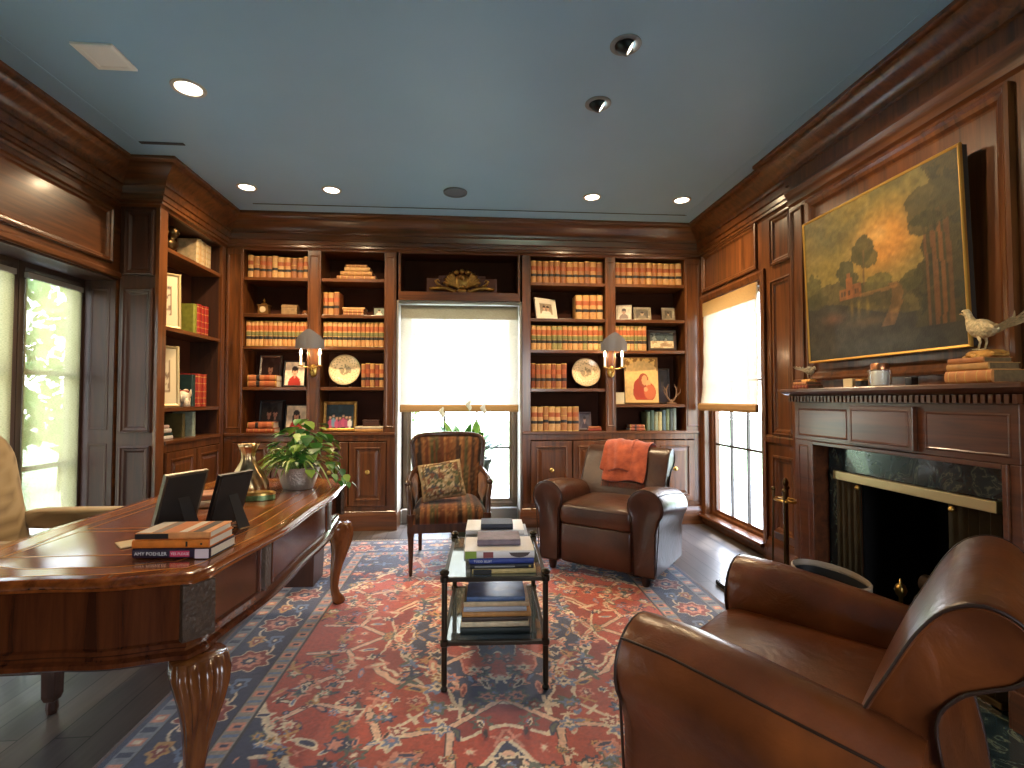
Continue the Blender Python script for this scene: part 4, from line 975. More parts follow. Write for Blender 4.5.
# ================================================================== writing desk
DX0, DX1, DY0, DY1 = -1.63, -.735, 1.545, 3.38
DTOP = wood('desk_top_wood', srgb(92,42,16), srgb(160,86,36), 'y', rough=.14, coat=.7, bump=.0)
DBAND = wood('desk_band_wood', srgb(128,66,28), srgb(186,112,54), 'x', rough=.14, coat=.7, bump=.0)
DW = wood('desk_wood', srgb(58,26,13), srgb(106,54,26), 'z', rough=.2, coat=.6)
DWV = wood('desk_leg_wood', srgb(84,42,16), srgb(142,84,38), 'z', rough=.22, coat=.5)
FRET = mat('blind_fret', srgb(74,56,40), .4, bump=1.0, bscale=90, var=.3, vscale=60)
def desk_outline(off=0):
    """closed plan outline, counter-clockwise, serpentine sides and canted corners; off = inset"""
    x0, x1, y0, y1 = DX0+off, DX1-off, DY0+off, DY1-off; c = .062; P = []
    def wave(t): return .022*math.cos(2*PI*t*1.0)*1.0+.012*math.cos(4*PI*t)
    n = 26
    for i in range(n+1): t = i/n; P.append((x0+c+(x1-x0-2*c)*t, y0-.018+wave(t)*.8+.012))   # near end
    for i in range(2*n+1):
        t = i/(2*n); P.append((x1-.0+.0-wave(t)*.9+.006-.012, y0+c*1.2+(y1-y0-2.4*c)*t))
    for i in range(n+1): t = i/n; P.append((x1-c-(x1-x0-2*c)*t, y1+.018-wave(t)*.8-.012))
    for i in range(2*n+1): t = i/(2*n); P.append((x0+wave(t)*.9-.006+.012, y1-c*1.2-(y1-y0-2.4*c)*t))
    return P
t = empty('writing_desk', ((DX0+DX1)/2, (DY0+DY1)/2, .012), 0, 'large polished mahogany desk with serpentine edges and carved cabriole legs', 'desk')
dx, dy = t.location.x, t.location.y
def LD(m): m.V = [(x-dx, y-dy, z-.012) for x, y, z in m.V]; return m
mb = MB(); mb.loft([[(x, y, z) for x, y in desk_outline(o_)] for o_, z in ((.03,.738),(.012,.738),(.004,.743),(.008,.749),(.0,.753),(-.004,.762),(.0,.770),(.008,.775),(.016,.777))])
top = LD(mb).build('desk_top', DTOP, t, smooth=50)
# crossbanding and stringing inlay
for (a, c, z, nm, mm) in ((.045,.105,.7775,'crossband',DBAND),):
    mb = MB(); mb.loft([[(x,y,z) for x,y in desk_outline(o_)] for o_ in (a,c)], caps=False); LD(mb).build(nm, mm, top, recalc=False)
for a in (.042,.108):
    mb = MB(); mb.loft([[(x,y,.7779) for x,y in desk_outline(o_)] for o_ in (a,a+.005)], caps=False); LD(mb).build('stringing', mat('inlay_stringing', srgb(206,150,84), .2, coat=.5), top, recalc=False)
# inner panel stringing rectangles
for ya, yb_ in ((1.76,2.08),(2.12,2.86),(2.90,3.24)):
    mb = MB(); mb.ring((0,0,.7777),Xp,Yp,Zp,-1.48,ya,-.90,yb_,[(0,0),(.006,.0)]); LD(mb).build('stringing', MATS['inlay_stringing'], top, recalc=False)
# apron
mb = MB(); mb.loft([[(x,y,z) for x,y in desk_outline(o_)] for o_, z in ((.045,.738),(.05,.735),(.05,.54),(.05,.505),(.07,.505))], caps=False)
ap = LD(mb).build('apron', DW, t, smooth=50)
mb = MB(); mb.loft([[(x,y,z) for x,y in desk_outline(o_)] for o_, z in ((.05,.565),(.04,.56),(.036,.55),(.045,.542),(.042,.535),(.028,.528),(.026,.517),(.036,.508),(.05,.506),(.1,.506))], caps=False)
LD(mb).build('lower_moulding', DW, t, smooth=35)
LD(MB().box(-1.52,1.68,.50,-.86,3.30,.52)).build('desk_bottom', DW, t)
# canted fret corners + vertical fret pilasters on the long front
def cant(cx, cy, a):
    M = Matrix.Translation((cx,cy,0)) @ Matrix.Rotation(a,4,'Z')
    m_ = MB().box(-.046,-.012,.565,.046,.012,.732, M=M); return m_
for cx, cy, a in ((DX1-.081,DY0+.084,.86),(DX1-.081,DY1-.084,PI-.86),(DX0+.081,DY0+.084,-.86),(DX0+.081,DY1-.084,PI+.86)):
    LD(cant(cx,cy,a)).build('fret_corner', FRET, t, bevel=.003)
def fx(y):
    q = [p for p in desk_outline(.05) if p[0] > -1.0]; q = min(q, key=lambda p: abs(p[1]-y)); return q[0]
for y in (2.05,2.93):
    LD(MB().box(fx(y)-.01,y-.03,.55,fx(y)+.012,y+.03,.733)).build('fret_pilaster', FRET, t, bevel=.003)
for y in (2.0,2.10,2.88,2.98):
    LD(MB().box(fx(y)-.01,y-.005,.55,fx(y)+.008,y+.005,.733)).build('cock_bead', DW, t, bevel=.002)
# cabriole legs with shell-carved knees
def cab_leg(cx, cy, ang):
    """leaning outward along ang"""
    ux, uy = math.cos(ang), math.sin(ang); vx, vy = -uy, ux; secs = []
    for z, off, ru, rv in ((.512,-.005,.066,.074),(.47,.0,.075,.078),(.43,.012,.068,.070),(.38,.016,.056,.058),(.32,.008,.044,.046),(.25,-.008,.034,.036),(.18,-.02,.027,.028),(.12,-.024,.023,.024),(.08,-.016,.025,.026),(.055,.0,.034,.034),(.03,.008,.038,.038),(.012,.006,.030,.030)):
        q = []
        for j in range(72):
            a = 2*PI*j/72; ca, sa = math.cos(a), math.sin(a); k = 1
            if z > .26: k = 1+.15*math.cos(a*13)*max(0, math.cos(a))*min(1,(z-.26)/.08)       # shell flutes on the outside
            q.append((cx+ux*(off+ru*k*math.copysign(abs(ca)**.8,ca))+vx*rv*k*math.copysign(abs(sa)**.8,sa), cy+uy*(off+ru*k*math.copysign(abs(ca)**.8,ca))+vy*rv*k*math.copysign(abs(sa)**.8,sa), z))
        secs.append(q)
    m_ = MB().loft(list(reversed(secs)))
    lg = LD(m_).build('leg', DWV, t, smooth=True)
cab_leg(DX1-.075, DY0+.085, -PI/4); cab_leg(DX1-.085, DY1-.085, PI/4); cab_leg(DX0+.085, DY0+.085, -3*PI/4); cab_leg(DX0+.085, DY1-.085, 3*PI/4)

# ================================================================== two-tier glass side table
t = empty('two_tier_table', (.125, 2.59, .012), -.04, 'small dark metal two-tier glass table stacked with books', 'side table')
W2, L2 = .222, .325
TM = mat('gunmetal', srgb(66,62,54), .34, .9, var=.2)
def glass_mat(name, tint, refl=.35):
    m, nt, b = new_mat(name); b.inputs['Base Color'].default_value = (*tint,1); b.inputs['Roughness'].default_value = .04; b.inputs['Metallic'].default_value = refl; b.inputs['Specular IOR Level'].default_value = .8; return m
MIR = glass_mat('smoked_mirror_glass', srgb(150,164,170), .75)
for x in (-W2,W2):
    for y in (-L2,L2):
        MB().lathe([(.001,0),(.014,0),(.016,.01),(.010,.02),(.0125,.03),(.0125,.19),(.018,.195),(.018,.215),(.0125,.22),(.0125,.465),(.019,.47),(.019,.492),(.012,.497),(.02,.502),(.022,.512),(.012,.522),(.001,.524)], c=(x,y,0), n=16).build('leg', TM, t, smooth=35)
for z, nm in ((.47,'top'),(.195,'shelf')):
    f = MB()
    f.box(-W2,-L2-.009,z,W2,-L2+.009,z+.018).box(-W2,L2-.009,z,W2,L2+.009,z+.018).box(-W2-.009,-L2,z,-W2+.009,L2,z+.018).box(W2-.009,-L2,z,W2+.009,L2,z+.018)
    fo = f.build(nm+'_frame', TM, t, bevel=.002)
    MB().box(-W2+.009,-L2+.009,z+.006,W2-.009,L2-.009,z+.016).build('glass', MIR, fo)

# dark bin behind the desk's far end
t = empty('waste_bin', (-1.17, 3.70, .0125), 0, 'dark square wooden waste bin standing behind the far end of the desk', 'bin')
b_ = MB().loft([[(sx_*s_,sy_*s_,z) for sx_,sy_ in ((-1,-1),(1,-1),(1,1),(-1,1))] for s_,z in ((.115,0),(.13,.42),(.12,.42),(.106,.02))], caps=False); b_.F.append((0,3,2,1)); b_.M.append(0); b_.F.append((12,13,14,15)); b_.M.append(0)
b_.build('bin_body', W_DK, t, bevel=.003)
MB().ring((0,0,.415),Xp,Yp,Zp,-.136,-.136,.136,.136,[(0,0),(0,.012),(.018,.012),(.018,0)],closed_prof=True).build('rim', W_DK, t, bevel=.002)
# ================================================================== books
rb = random.Random(21)
def cmat(name, rgb, rough=.55, var=.22): return mat('cloth_'+name, srgb(*rgb), rough, var=var, vscale=25, bump=.15, bscale=300)
TANL = [cmat('tan_leather_a',(190,136,78)), cmat('tan_leather_b',(170,112,62)), cmat('tan_leather_c',(204,156,98)), cmat('tan_leather_d',(150,92,50))]
REDB, BLKB, GRNB, GLDB = cmat('red_label',(168,84,42)), cmat('black_label',(34,28,26)), cmat('green_label',(112,108,60)), mat('gold_tooling', srgb(206,164,90), .4, .5)
def law_bands(kind):
    if kind == 'tan': return [(.0,.03,3),(.30,.42,2),(.58,.76,1),(.96,1,3)]
    if kind == 'green': return [(.0,.04,3),(.28,.40,2),(.42,.58,4),(.62,.82,1),(.95,1,3)]
    if kind == 'plain': return [(.08,.10,3),(.9,.92,3),(.25,.27,3),(.45,.47,3),(.7,.72,3)]
    if kind == 'none': return []
    return [(.0,.03,3),(.34,.46,2),(.62,.64,3),(.96,1,3)]
def book(h, t, d, cover, kind, name='book', board=.0025, page=None):
    """upright: spine towards -y at y=0, thickness along x (centred), height z from 0"""
    bands = law_bands(kind); zs = sorted({0., 1., *[v for a, b_, m in bands for v in (a, b_)]})
    mb = MB(); nA = 8; r = .22
    def sec(z, o_=0):
        q = [(-t/2, d), (-t/2, .004)]
        for k in range(nA+1):
            a = PI*k/nA; q.append((-(t/2)*math.cos(a), .004-(t*r)*math.sin(a)-o_*math.sin(a)))
        q += [(t/2, .004), (t/2, d)]
        i = board
        q += [(t/2-i, d), (t/2-i, .008), (-t/2+i, .008), (-t/2+i, d)]
        return [(x, y, z) for x, y in q]
    for a, b_ in zip(zs, zs[1:]):
        mi = 0
        for p, q, m in bands:
            if a >= p-1e-6 and b_ <= q+1e-6: mi = m
        first = len(mb.F)
        mb.loft([sec(a*h), sec(b_*h)], caps=False)
        n = len(sec(0))
        for k in range(n):           # bands only on the spine arc
            if mi and 2 <= k <= 2+nA-1: mb.M[first+k] = mi
    n = len(sec(0)); base = 0
    L0, L1 = sec(0), sec(h)
    for q, rev in ((L0, 1), (L1, 0)):
        # caps as strips: boards + spine thickness
        b0 = len(mb.V); mb.V += q
        m_ = 2+nA+1+2   # outer count: 2 + arc + 2
        quads = [(0,1,n-2,n-1), (m_-2,m_-1,m_,m_+1)]
        for f in quads: mb.F.append(tuple(b0+i for i in f)); mb.M.append(0)
        mb.F.append(tuple(b0+i for i in (list(range(1,m_-1))+[m_+1,m_+2]))); mb.M.append(0)
    o = mb.build(name, [cover, REDB, BLKB, GLDB, GRNB], smooth=40)
    i = board
    pg = MB().box(-t/2+i, .008, .003, t/2-i, d-.004, h-.003).build('pages', page or PAPER, o)
    return o
def setb(o, loc, R=None, label='', group=None, cat='book'):
    M = Matrix.Translation(loc) @ (R.to_4x4() if R is not None else Matrix.Identity(4)); o.matrix_world = M
    return tag(o, label, cat, group)
RX, RY, RZ_ = (lambda a: Matrix.Rotation(a,4,'X')), (lambda a: Matrix.Rotation(a,4,'Y')), (lambda a: Matrix.Rotation(a,4,'Z'))
FACE_X = RZ_(PI/2)      # spine towards +x (left bookcase)
def row(x0, x1, n, z, h, covers, kind, where, what, y=FB+.055, d=.17, vary=.01, left=False, gap=.0012, yv=.008):
    """n books between x0 and x1 standing on z; left=True runs along y with spines to +x"""
    grp = f'{what}s, {where}'
    ws = [rb.uniform(.85,1.15) for _ in range(n)]; tot = sum(ws); p = x0
    for i in range(n):
        t = (x1-x0)*ws[i]/tot; o = book(h-rb.uniform(0,vary), t-gap, d, covers[rb.randrange(len(covers))] if len(covers) != n else covers[i], kind if not isinstance(kind, list) else kind[i % len(kind)])
        pos = (p+t/2, y+rb.uniform(0,yv), z+.0006) if not left else (LF-.075-rb.uniform(0,yv), p+t/2, z+.0006)
        lab = f'{ORD[i]} {what} from the left {where}' if n > 1 else f'{what} {where}'
        setb(o, pos, FACE_X if left else None, lab, grp)
        p += t
def lying(x, y, z, items, where, what, rz=0, group=None, names=None, page=None):
    """stack of lying books: items = (width along spine, thickness, depth, cover, kind[, dx, drz])"""
    out = []
    zz = z+.0006
    for i, it in enumerate(items):
        h, t, d, cov, kind = it[:5]; dx = it[5] if len(it) > 5 else 0; dr = it[6] if len(it) > 6 else 0
        o = book(h, t, d, cov, kind, page=page)
        # spine along x facing -y
        R = RZ_(rz+dr) @ RY(PI/2)
        c = RZ_(rz) @ Vector((-h/2+dx, 0, 0))
        pos = ['lowest','second lowest','third lowest','fourth','fifth','sixth','seventh'][i]
        if len(items) > 1 and i == len(items)-1: pos = 'topmost'
        lab = names[i] if names else f'{pos} {what} {where}'
        setb(o, (x+c.x, y+c.y, zz+t/2), R, lab, group or f'{what}s {where}')
        out.append(o); zz += t+.0008
    return out
S_A, S_B, S_C, S_D = 'of the far-left bay', 'of the left-of-window bay', 'of the right-of-window bay', 'of the far-right bay'
TB = 'tan law book'
# --- back left, first bay
row(-2.185,-1.60,10,2.475,.225,TANL,['tan','brown','tan'],'on the top shelf '+S_A,'old tan book',vary=.025)
row(-2.19,-1.60,14,1.80,.25,[TANL[0],TANL[2]],'green','on the middle shelf '+S_A,TB,vary=.004)
row(-1.455,-.86,13,1.80,.25,[TANL[0],TANL[2]],'green','on the middle shelf '+S_B,TB,vary=.004)
lying(-1.14,FB+.07,2.475,[(.38,.045,.2,TANL[1],'plain'),(.31,.042,.19,TANL[0],'plain',.0),(.25,.04,.17,TANL[2],'plain',.01),(.21,.026,.15,TANL[1],'plain',.0)],'on the top shelf '+S_B,'tan book')
row(-1.46,-1.30,3,2.115,.235,[TANL[1],TANL[0],TANL[3]],'tan','standing on the second shelf '+S_B,'brown leather book')
lying(-1.165,FB+.07,2.115,[(.20,.03,.16,TANL[3],'plain'),(.20,.03,.15,TANL[1],'plain'),(.22,.022,.16,TANL[2],'plain')],'on the second shelf '+S_B,'small brown book')
row(-1.08,-.86,5,1.40,.24,[TANL[1],cmat('red_brown',(140,70,38)),TANL[0]],'tan','beside the plate, '+S_B,'leather book')
lying(-2.02,FB+.03,1.40,[(.27,.06,.16,cmat('rust_a',(170,98,54)),'tan'),(.27,.055,.16,cmat('rust_b',(184,112,66)),'tan')],'under the dark portrait '+S_A,'rust book')
lying(-2.03,FB+.03,ZLED,[(.26,.04,.16,cmat('rust_c',(176,90,52)),'plain'),(.24,.06,.16,cmat('rust_d',(188,104,62)),'tan')],'on the ledge '+S_A,'rust book')
lying(-1.0,FB+.05,ZLED,[(.27,.03,.18,cmat('gold_cloth',(190,136,72)),'none'),(.27,.024,.17,cmat('ivory_cloth',(206,190,160)),'none')],'beside the gilt photo frame on the ledge','flat book')
# --- back right
row(.62,1.375,12,2.475,.235,[TANL[1],TANL[3],TANL[0]],'tan','on the top shelf '+S_C,'brown law book',vary=.012)
row(1.50,2.22,11,2.475,.235,[TANL[0],TANL[2],TANL[1]],'tan','on the top shelf '+S_D,TB,vary=.008)
row(1.085,1.375,4,2.105,.255,[TANL[0],TANL[2]],'tan','on the second shelf '+S_C,'thick tan book',vary=.003)
row(.62,1.375,14,1.785,.255,[TANL[0],cmat('olive_leather',(150,136,80)),TANL[2]],'green','on the middle shelf '+S_C,'olive law book',vary=.004)
row(1.50,1.835,8,1.785,.26,[TANL[0],cmat('olive_leather',(150,136,80)),TANL[2]],'green','on the middle shelf '+S_D,'olive law book',vary=.004)
row(.62,.99,7,1.39,.26,[TANL[1],cmat('red_brown',(140,70,38)),TANL[3]],'tan','beside the plate, '+S_C,'leather book',vary=.01)
row(.62,1.115,8,ZLED,.255,[TANL[0],TANL[2],TANL[1]],['tan','tan','brown'],'on the ledge '+S_C,'tan reference book',vary=.008)
lying(1.285,FB+.06,ZLED,[(.14,.022,.12,cmat('red_cloth',(150,60,40)),'none'),(.13,.02,.12,cmat('rust_a',(170,98,54)),'none')],'on the ledge '+S_C,'little red book')
lying(1.735,FB+.06,ZLED,[(.16,.03,.14,cmat('red_brown',(140,70,38)),'tan'),(.15,.03,.14,cmat('red_brown',(140,70,38)),'tan')],'on the ledge '+S_D,'small brown book')
gcov = [cmat('g1',(88,96,66)), cmat('g2',(60,74,56)), cmat('g3',(130,128,92)), cmat('g4',(170,150,96)), cmat('g5',(72,88,90)), cmat('g6',(104,110,72)), cmat('g7',(56,60,52)), cmat('g8',(120,124,110))]
row(1.83,2.15,8,ZLED,.235,gcov,'none','on the ledge '+S_D,'thin green book',vary=.05)
# --- left bookcase (runs along y, spines towards the room)
row(4.74,4.995,6,2.475,.255,[cmat('ivory_tan',(196,160,112)), cmat('cream_b',(206,180,138))],'plain','on the corner bookcase top shelf','cream book',left=True,vary=.02,d=.17)
row(4.71,4.765,1,1.855,.275,[cmat('moss_green',(128,128,44))],'none','on the corner bookcase second shelf','large moss green book',left=True,d=.18)
row(4.767,4.965,3,1.855,.285,[cmat('crimson',(150,34,24))],'plain','on the corner bookcase second shelf','crimson book',left=True,d=.17,vary=.006)
row(4.70,4.755,1,1.215,.29,[cmat('dark_teal',(30,54,50))],'none','on the corner bookcase third shelf','dark green book',left=True,d=.18)
row(4.757,4.95,4,1.215,.295,[cmat('crimson',(150,34,24)), cmat('brick_red',(172,66,42))],'plain','on the corner bookcase third shelf','red book',left=True,d=.17,vary=.006)
row(4.72,4.77,1,ZLED,.22,[cmat('pale_green',(150,160,140))],'none','on the corner bookcase ledge','pale green book',left=True,d=.17)
row(4.56,4.60,1,ZLED,.215,[cmat('olive_dark',(92,80,36))],'none','on the corner bookcase ledge','dark olive book',left=True,d=.18)
lying(LF-.075,4.32,ZLED,[(.20,.03,.14,cmat('white_cloth',(214,206,190)),'none'),(.19,.022,.14,cmat('dark_teal',(30,54,50)),'none'),(.15,.035,.12,cmat('white_cloth',(214,206,190)),'none'),(.09,.028,.08,cmat('pink_white',(214,186,170)),'none')],'on the corner bookcase ledge','small book',rz=PI/2)

# ================================================================== framed pictures
PHO = attr_mat('photo_print', .45, .4)
def blob(c, u, v, cu, cv, ru, rv, col, soft=.0):
    q = ((u-cu)/ru)**2+((v-cv)/rv)**2; c[q < 1] = col
def frame(name, loc, w_, h_, bd, fm, colf, label, tilt=.16, rz=0, depth=.018, mat_w=0, group='framed photographs on the shelves', cat='picture frame', leg=True, nu=26, nv=32, legmax=.16):
    """standing frame; local: faces -y, bottom edge at origin"""
    t = empty(name, loc, rz, label, cat, group)
    R = RX(-tilt); q = R.to_3x3()
    u, v, n = q @ Vector((1,0,0)), q @ Vector((0,0,1)), q @ Vector((0,-1,0))
    f = MB().ring((0,0,.001)+0*u if False else Vector((0,.001,(depth+.004)*math.sin(tilt)+.003)), u, v, n, -w_/2, 0, w_/2, h_, [(0,-depth),(0,0),(bd*.25,.004),(bd*.7,.001),(bd,-.004),(bd,-depth)], closed_prof=True)
    f.build('frame', fm, t)
    b = MB(); b.loft([[tuple(u*x+v*y+n*k+Vector((0,.001,(depth+.004)*math.sin(tilt)+.003))) for x,y in ((-w_/2+bd*.5,bd*.5),(w_/2-bd*.5,bd*.5),(w_/2-bd*.5,h_-bd*.5),(-w_/2+bd*.5,h_-bd*.5))] for k in (-depth-.002,-depth+.003)])
    b.build('backing', mat('frame_backing', srgb(38,32,28), .8), t)
    def pos(a, c):
        x = (a-.5)*(w_-2*bd); y = bd+c*(h_-2*bd); off = Vector((0,.001,(depth+.004)*math.sin(tilt)+.003))+n*(-.007)
        return np.outer(x, u)+np.outer(y, v)+np.array(off)
    painted('picture', nu, nv, pos, colf, PHO, t)
    if leg:
        zt = h_*.62; p = v*zt-n*(depth+.004)
        by = min(h_*.62*math.sin(tilt)+h_*.34, legmax)
        l = MB(); A = Vector(p)+Vector((0,0,.004)); Bp = Vector((0, by, .0012))
        l.loft([[tuple(A+u*s_*w_*.13), tuple(A-u*s_*w_*.13), tuple(A-u*s_*w_*.13+Vector((0,.003,-.004))), tuple(A+u*s_*w_*.13+Vector((0,.003,-.004)))] if k == 0 else [tuple(Bp+u*w_*.17), tuple(Bp-u*w_*.17), tuple(Bp-u*w_*.17+Vector((0,.004,0))), tuple(Bp+u*w_*.17+Vector((0,.004,.0012)))] for k, s_ in ((0,1),(1,1))])
        l.build('easel_leg', mat('frame_backing', srgb(38,32,28), .8), t)
    return t
def portrait(bg, skin, hair, shirt, hv=.58, two=False, longhair=False):
    def f(u, v):
        c = np.zeros((len(u),3))+np.array(bg, float); c *= (.8+.4*vnoise(u*6, v*6, 5, 2))[:,None]
        for k, cx in enumerate(((.36,.66) if two else (.5,))):
            s = .75 if two else 1
            blob(c,u,v,cx,.0,.33*s,.42*s,shirt)
            if longhair: blob(c,u,v,cx,hv-.1,.2*s,.3*s,hair)
            blob(c,u,v,cx,hv-.16,.06*s,.12*s,skin)
            blob(c,u,v,cx,hv+.06,.165*s,.2*s,hair); blob(c,u,v,cx,hv,.135*s,.185*s,skin)
            m = (((u-cx)/.15/s)**2+((v-hv-.13)/.1)**2 < 1); c[m] = hair
            for e in (-.05,.05): blob(c,u,v,cx+e*s,hv+.02,.018,.014,(50,36,30))
            blob(c,u,v,cx,hv-.085,.045*s,.014,(150,74,64))
        return c
    return f
def group_photo(sky, ground, cols, seed):
    def f(u, v):
        c = np.where((v > .5)[:,None], np.array(sky,float), np.array(ground,float)); c = c*(.6+.7*vnoise(u*8,v*8,seed,3))[:,None]
        rs = random.Random(seed)
        for k in range(7):
            x = .14+.12*k; y = .36+rs.uniform(-.05,.08); cc = rs.choice(cols)
            blob(c,u,v,x,y-.16,.075,.2,cc); blob(c,u,v,x,y+.1,.035,.055,(206,160,130)); 
        return c
    return f
DKW, GLTF, SLV, BLKF = mat('dark_frame_wood', srgb(48,28,18), .4), GOLD, SILVER, mat('black_frame', srgb(20,18,18), .4)
frame('photo_frame', (-2.02,FB+.20,1.40), .215, .325, .018, mat('silver_dull', srgb(150,140,128), .35, .8), portrait((70,46,40),(206,150,118),(60,36,26),(150,70,60)), 'silver framed dark portrait photo behind two lying rust books', legmax=.1)
frame('photo_frame', (-1.745,FB+.10,1.40), .215, .265, .014, BLKF, portrait((238,214,186),(214,160,126),(54,34,26),(176,48,34)), 'black framed photo of a child in red on a pale background, second lowest shelf')
frame('photo_frame', (-2.0,FB+.20,ZLED), .245, .315, .022, BLKF, portrait((50,44,42),(170,130,110),(30,24,24),(116,96,92),two=True), 'black framed dim photo of two people behind the rust books on the ledge', legmax=.1)
frame('photo_frame', (-1.735,FB+.13,ZLED), .215, .27, .012, BLKF, portrait((226,202,170),(206,150,118),(40,26,22),(160,40,30),longhair=True), 'photo of a long-haired girl in red on a cream ground, behind the potted plant')
frame('photo_frame', (-1.30,FB+.11,ZLED), .33, .30, .032, GLTF, group_photo((36,52,58),(52,60,52),[(200,90,120),(230,220,210),(170,80,110),(120,150,170)],4), 'wide gilt framed group photo on the ledge left of the window', tilt=.1)
frame('photo_frame', (-.925,FB+.13,2.115), .12, .10, .01, DKW, portrait((120,130,110),(226,190,160),(80,60,40),(240,220,200)), 'small dark framed photo at the right end of the second shelf, left bay of window', nu=16, nv=16)
t = frame('photo_frame', (.80,FB+.10,2.105), .27, .225, .055, mat('ivory_frame', srgb(220,208,186), .5), portrait((150,130,104),(206,160,128),(60,40,30),(226,214,196),two=True), 'wide ivory framed photo turned sideways on the second shelf right of the window', tilt=.2, rz=.5)
frame('photo_frame', (1.60,FB+.08,2.105), .16, .17, .008, mat('white_card', srgb(206,196,180), .6), portrait((190,176,156),(150,120,100),(60,50,44),(120,100,90)), 'pale card leaning at the left of the second shelf, far-right bay', tilt=.35, rz=-.35)
for x, w_, lb in ((1.815,.19,'larger silver filigree framed picture on the second shelf of the far-right bay'),(2.10,.14,'smaller silver filigree framed picture at the right end of the second shelf')):
    frame('photo_frame', (x,FB+.11,2.105), w_, .145, .03, mat('filigree_silver', srgb(150,138,118), .4, .8, bump=1, bscale=90), portrait((90,80,66),(170,140,110),(50,40,34),(120,110,90)), lb, nu=16, nv=16)
def landscape(u, v):
    c = np.zeros((len(u),3))+np.array((70,82,84.)); n = vnoise(u*6,v*5,41,4); c[(v > .45)&(n > .48)] = (52,60,58); c[(v>.45)&(n>.62)] = (120,126,120); c[v <= .45] = (216,190,150); c[(v<=.45)&(n>.55)] = (176,146,108); blob(c,u,v,.62,.22,.2,.1,(160,130,96)); return c*(.8+.4*vnoise(u*30,v*30,2,2))[:,None]
frame('picture_frame', (2.02,FB+.09,1.785), .31, .225, .03, DKW, landscape, 'dark framed landscape picture beside the olive law books', nu=40, nv=30, tilt=.1, cat='picture frame')
frame('photo_frame', (1.19,FB+.10,ZLED), .135, .19, .018, mat('grey_frame', srgb(108,96,100), .5), portrait((90,84,92),(160,130,120),(60,50,54),(70,60,70)), 'small grey framed photo on the ledge, left of the recliner back', nu=18, nv=22)
frame('dark_picture', (2.06,FB+.19,1.23), .16, .38, .02, DKW, portrait((44,36,44),(70,54,50),(40,30,30),(50,40,50)), 'tall dark framed picture half hidden behind the golden icon', tilt=.06, nu=16, nv=24, legmax=.11, group='framed pictures at the back of shelves')
# golden icon panel
def icon(u, v):
    c = np.zeros((len(u),3))+np.array((222,178,108.)); c *= (.9+.2*vnoise(u*20,v*20,7,3))[:,None]
    top = v > .70+.22*np.sqrt(np.clip(1-((u-.5)/.46)**2,0,1)); fl = vnoise(u*16,v*16,9,2)
    c[top & (fl > .5)] = (150,104,40); c[top & (fl <= .5)] = (236,190,104)
    blob(c,u,v,.58,.24,.34,.24,(170,62,32)); blob(c,u,v,.5,.34,.24,.22,(162,56,30))
    blob(c,u,v,.56,.50,.15,.15,(150,66,38)); blob(c,u,v,.59,.50,.085,.11,(214,150,96)); blob(c,u,v,.70,.42,.075,.085,(220,160,104)); blob(c,u,v,.74,.24,.17,.16,(196,100,56)); blob(c,u,v,.62,.30,.06,.05,(216,156,104))
    e = np.minimum(np.minimum(u,1-u),np.minimum(v,1-v)); c[v < .07] = (228,184,116); c[(e < .015)] = (170,120,60)
    return c
t = empty('icon_panel', (1.795,FB+.10,1.232), -.06, 'gilded panel painting of two embracing figures in red, leaning beside the right sconce', 'icon')
M_ = Matrix.Translation((0,0,.003)) @ RX(-.1)
painted('painted_face', 60, 80, lambda u, v: np.array([(M_ @ Vector((x,-.0135,y)))[:] for x, y in zip((u-.5)*.355, .003+v*.485)]), icon, attr_mat('icon_paint', .35, .5), t)
MB().box(-.18,-.013,.002,.18,.012,.492, M=M_).build('wood_panel', W_DK, t, bevel=.003)
tag(MB().box(-.045,-.06,0,.045,.06,.12).ring((0,-.06,0),Xp,Zp,Yn,-.045,0,.045,.12,[(0,0),(.006,.003),(.012,0)]).build('ivory_box', mat('ivory_horn', srgb(214,192,150), .5, var=.15), bevel=.008, loc=(1.545,FB+.10,1.231)), 'small ivory box left of the golden icon panel', 'box')
# antlers / coral sculpture
t = MB(); rs = random.Random(8)
for s in (-1,1):
    t.tube([(s*.01,0,.02),(s*.05,0,.08),(s*.055,.0,.15),(s*.03,.0,.21)], [.012,.010,.008,.003], n=8); t.tube([(s*.05,0,.08),(s*.085,-.02,.12),(s*.09,-.02,.16)], [.008,.006,.002], n=6); t.tube([(s*.055,0,.14),(s*.08,.02,.19)], [.006,.002], n=6)
t.lathe([(.001,0),(.05,0),(.05,.012),(.02,.02),(.014,.04),(.001,.05)], n=18)
tag(t.build('antler_sculpture', mat('antler', srgb(120,88,62), .6, var=.2), smooth=50, loc=(2.115,FB+.10,1.231)), 'small forked antler sculpture at the right end of the icon shelf', 'sculpture')
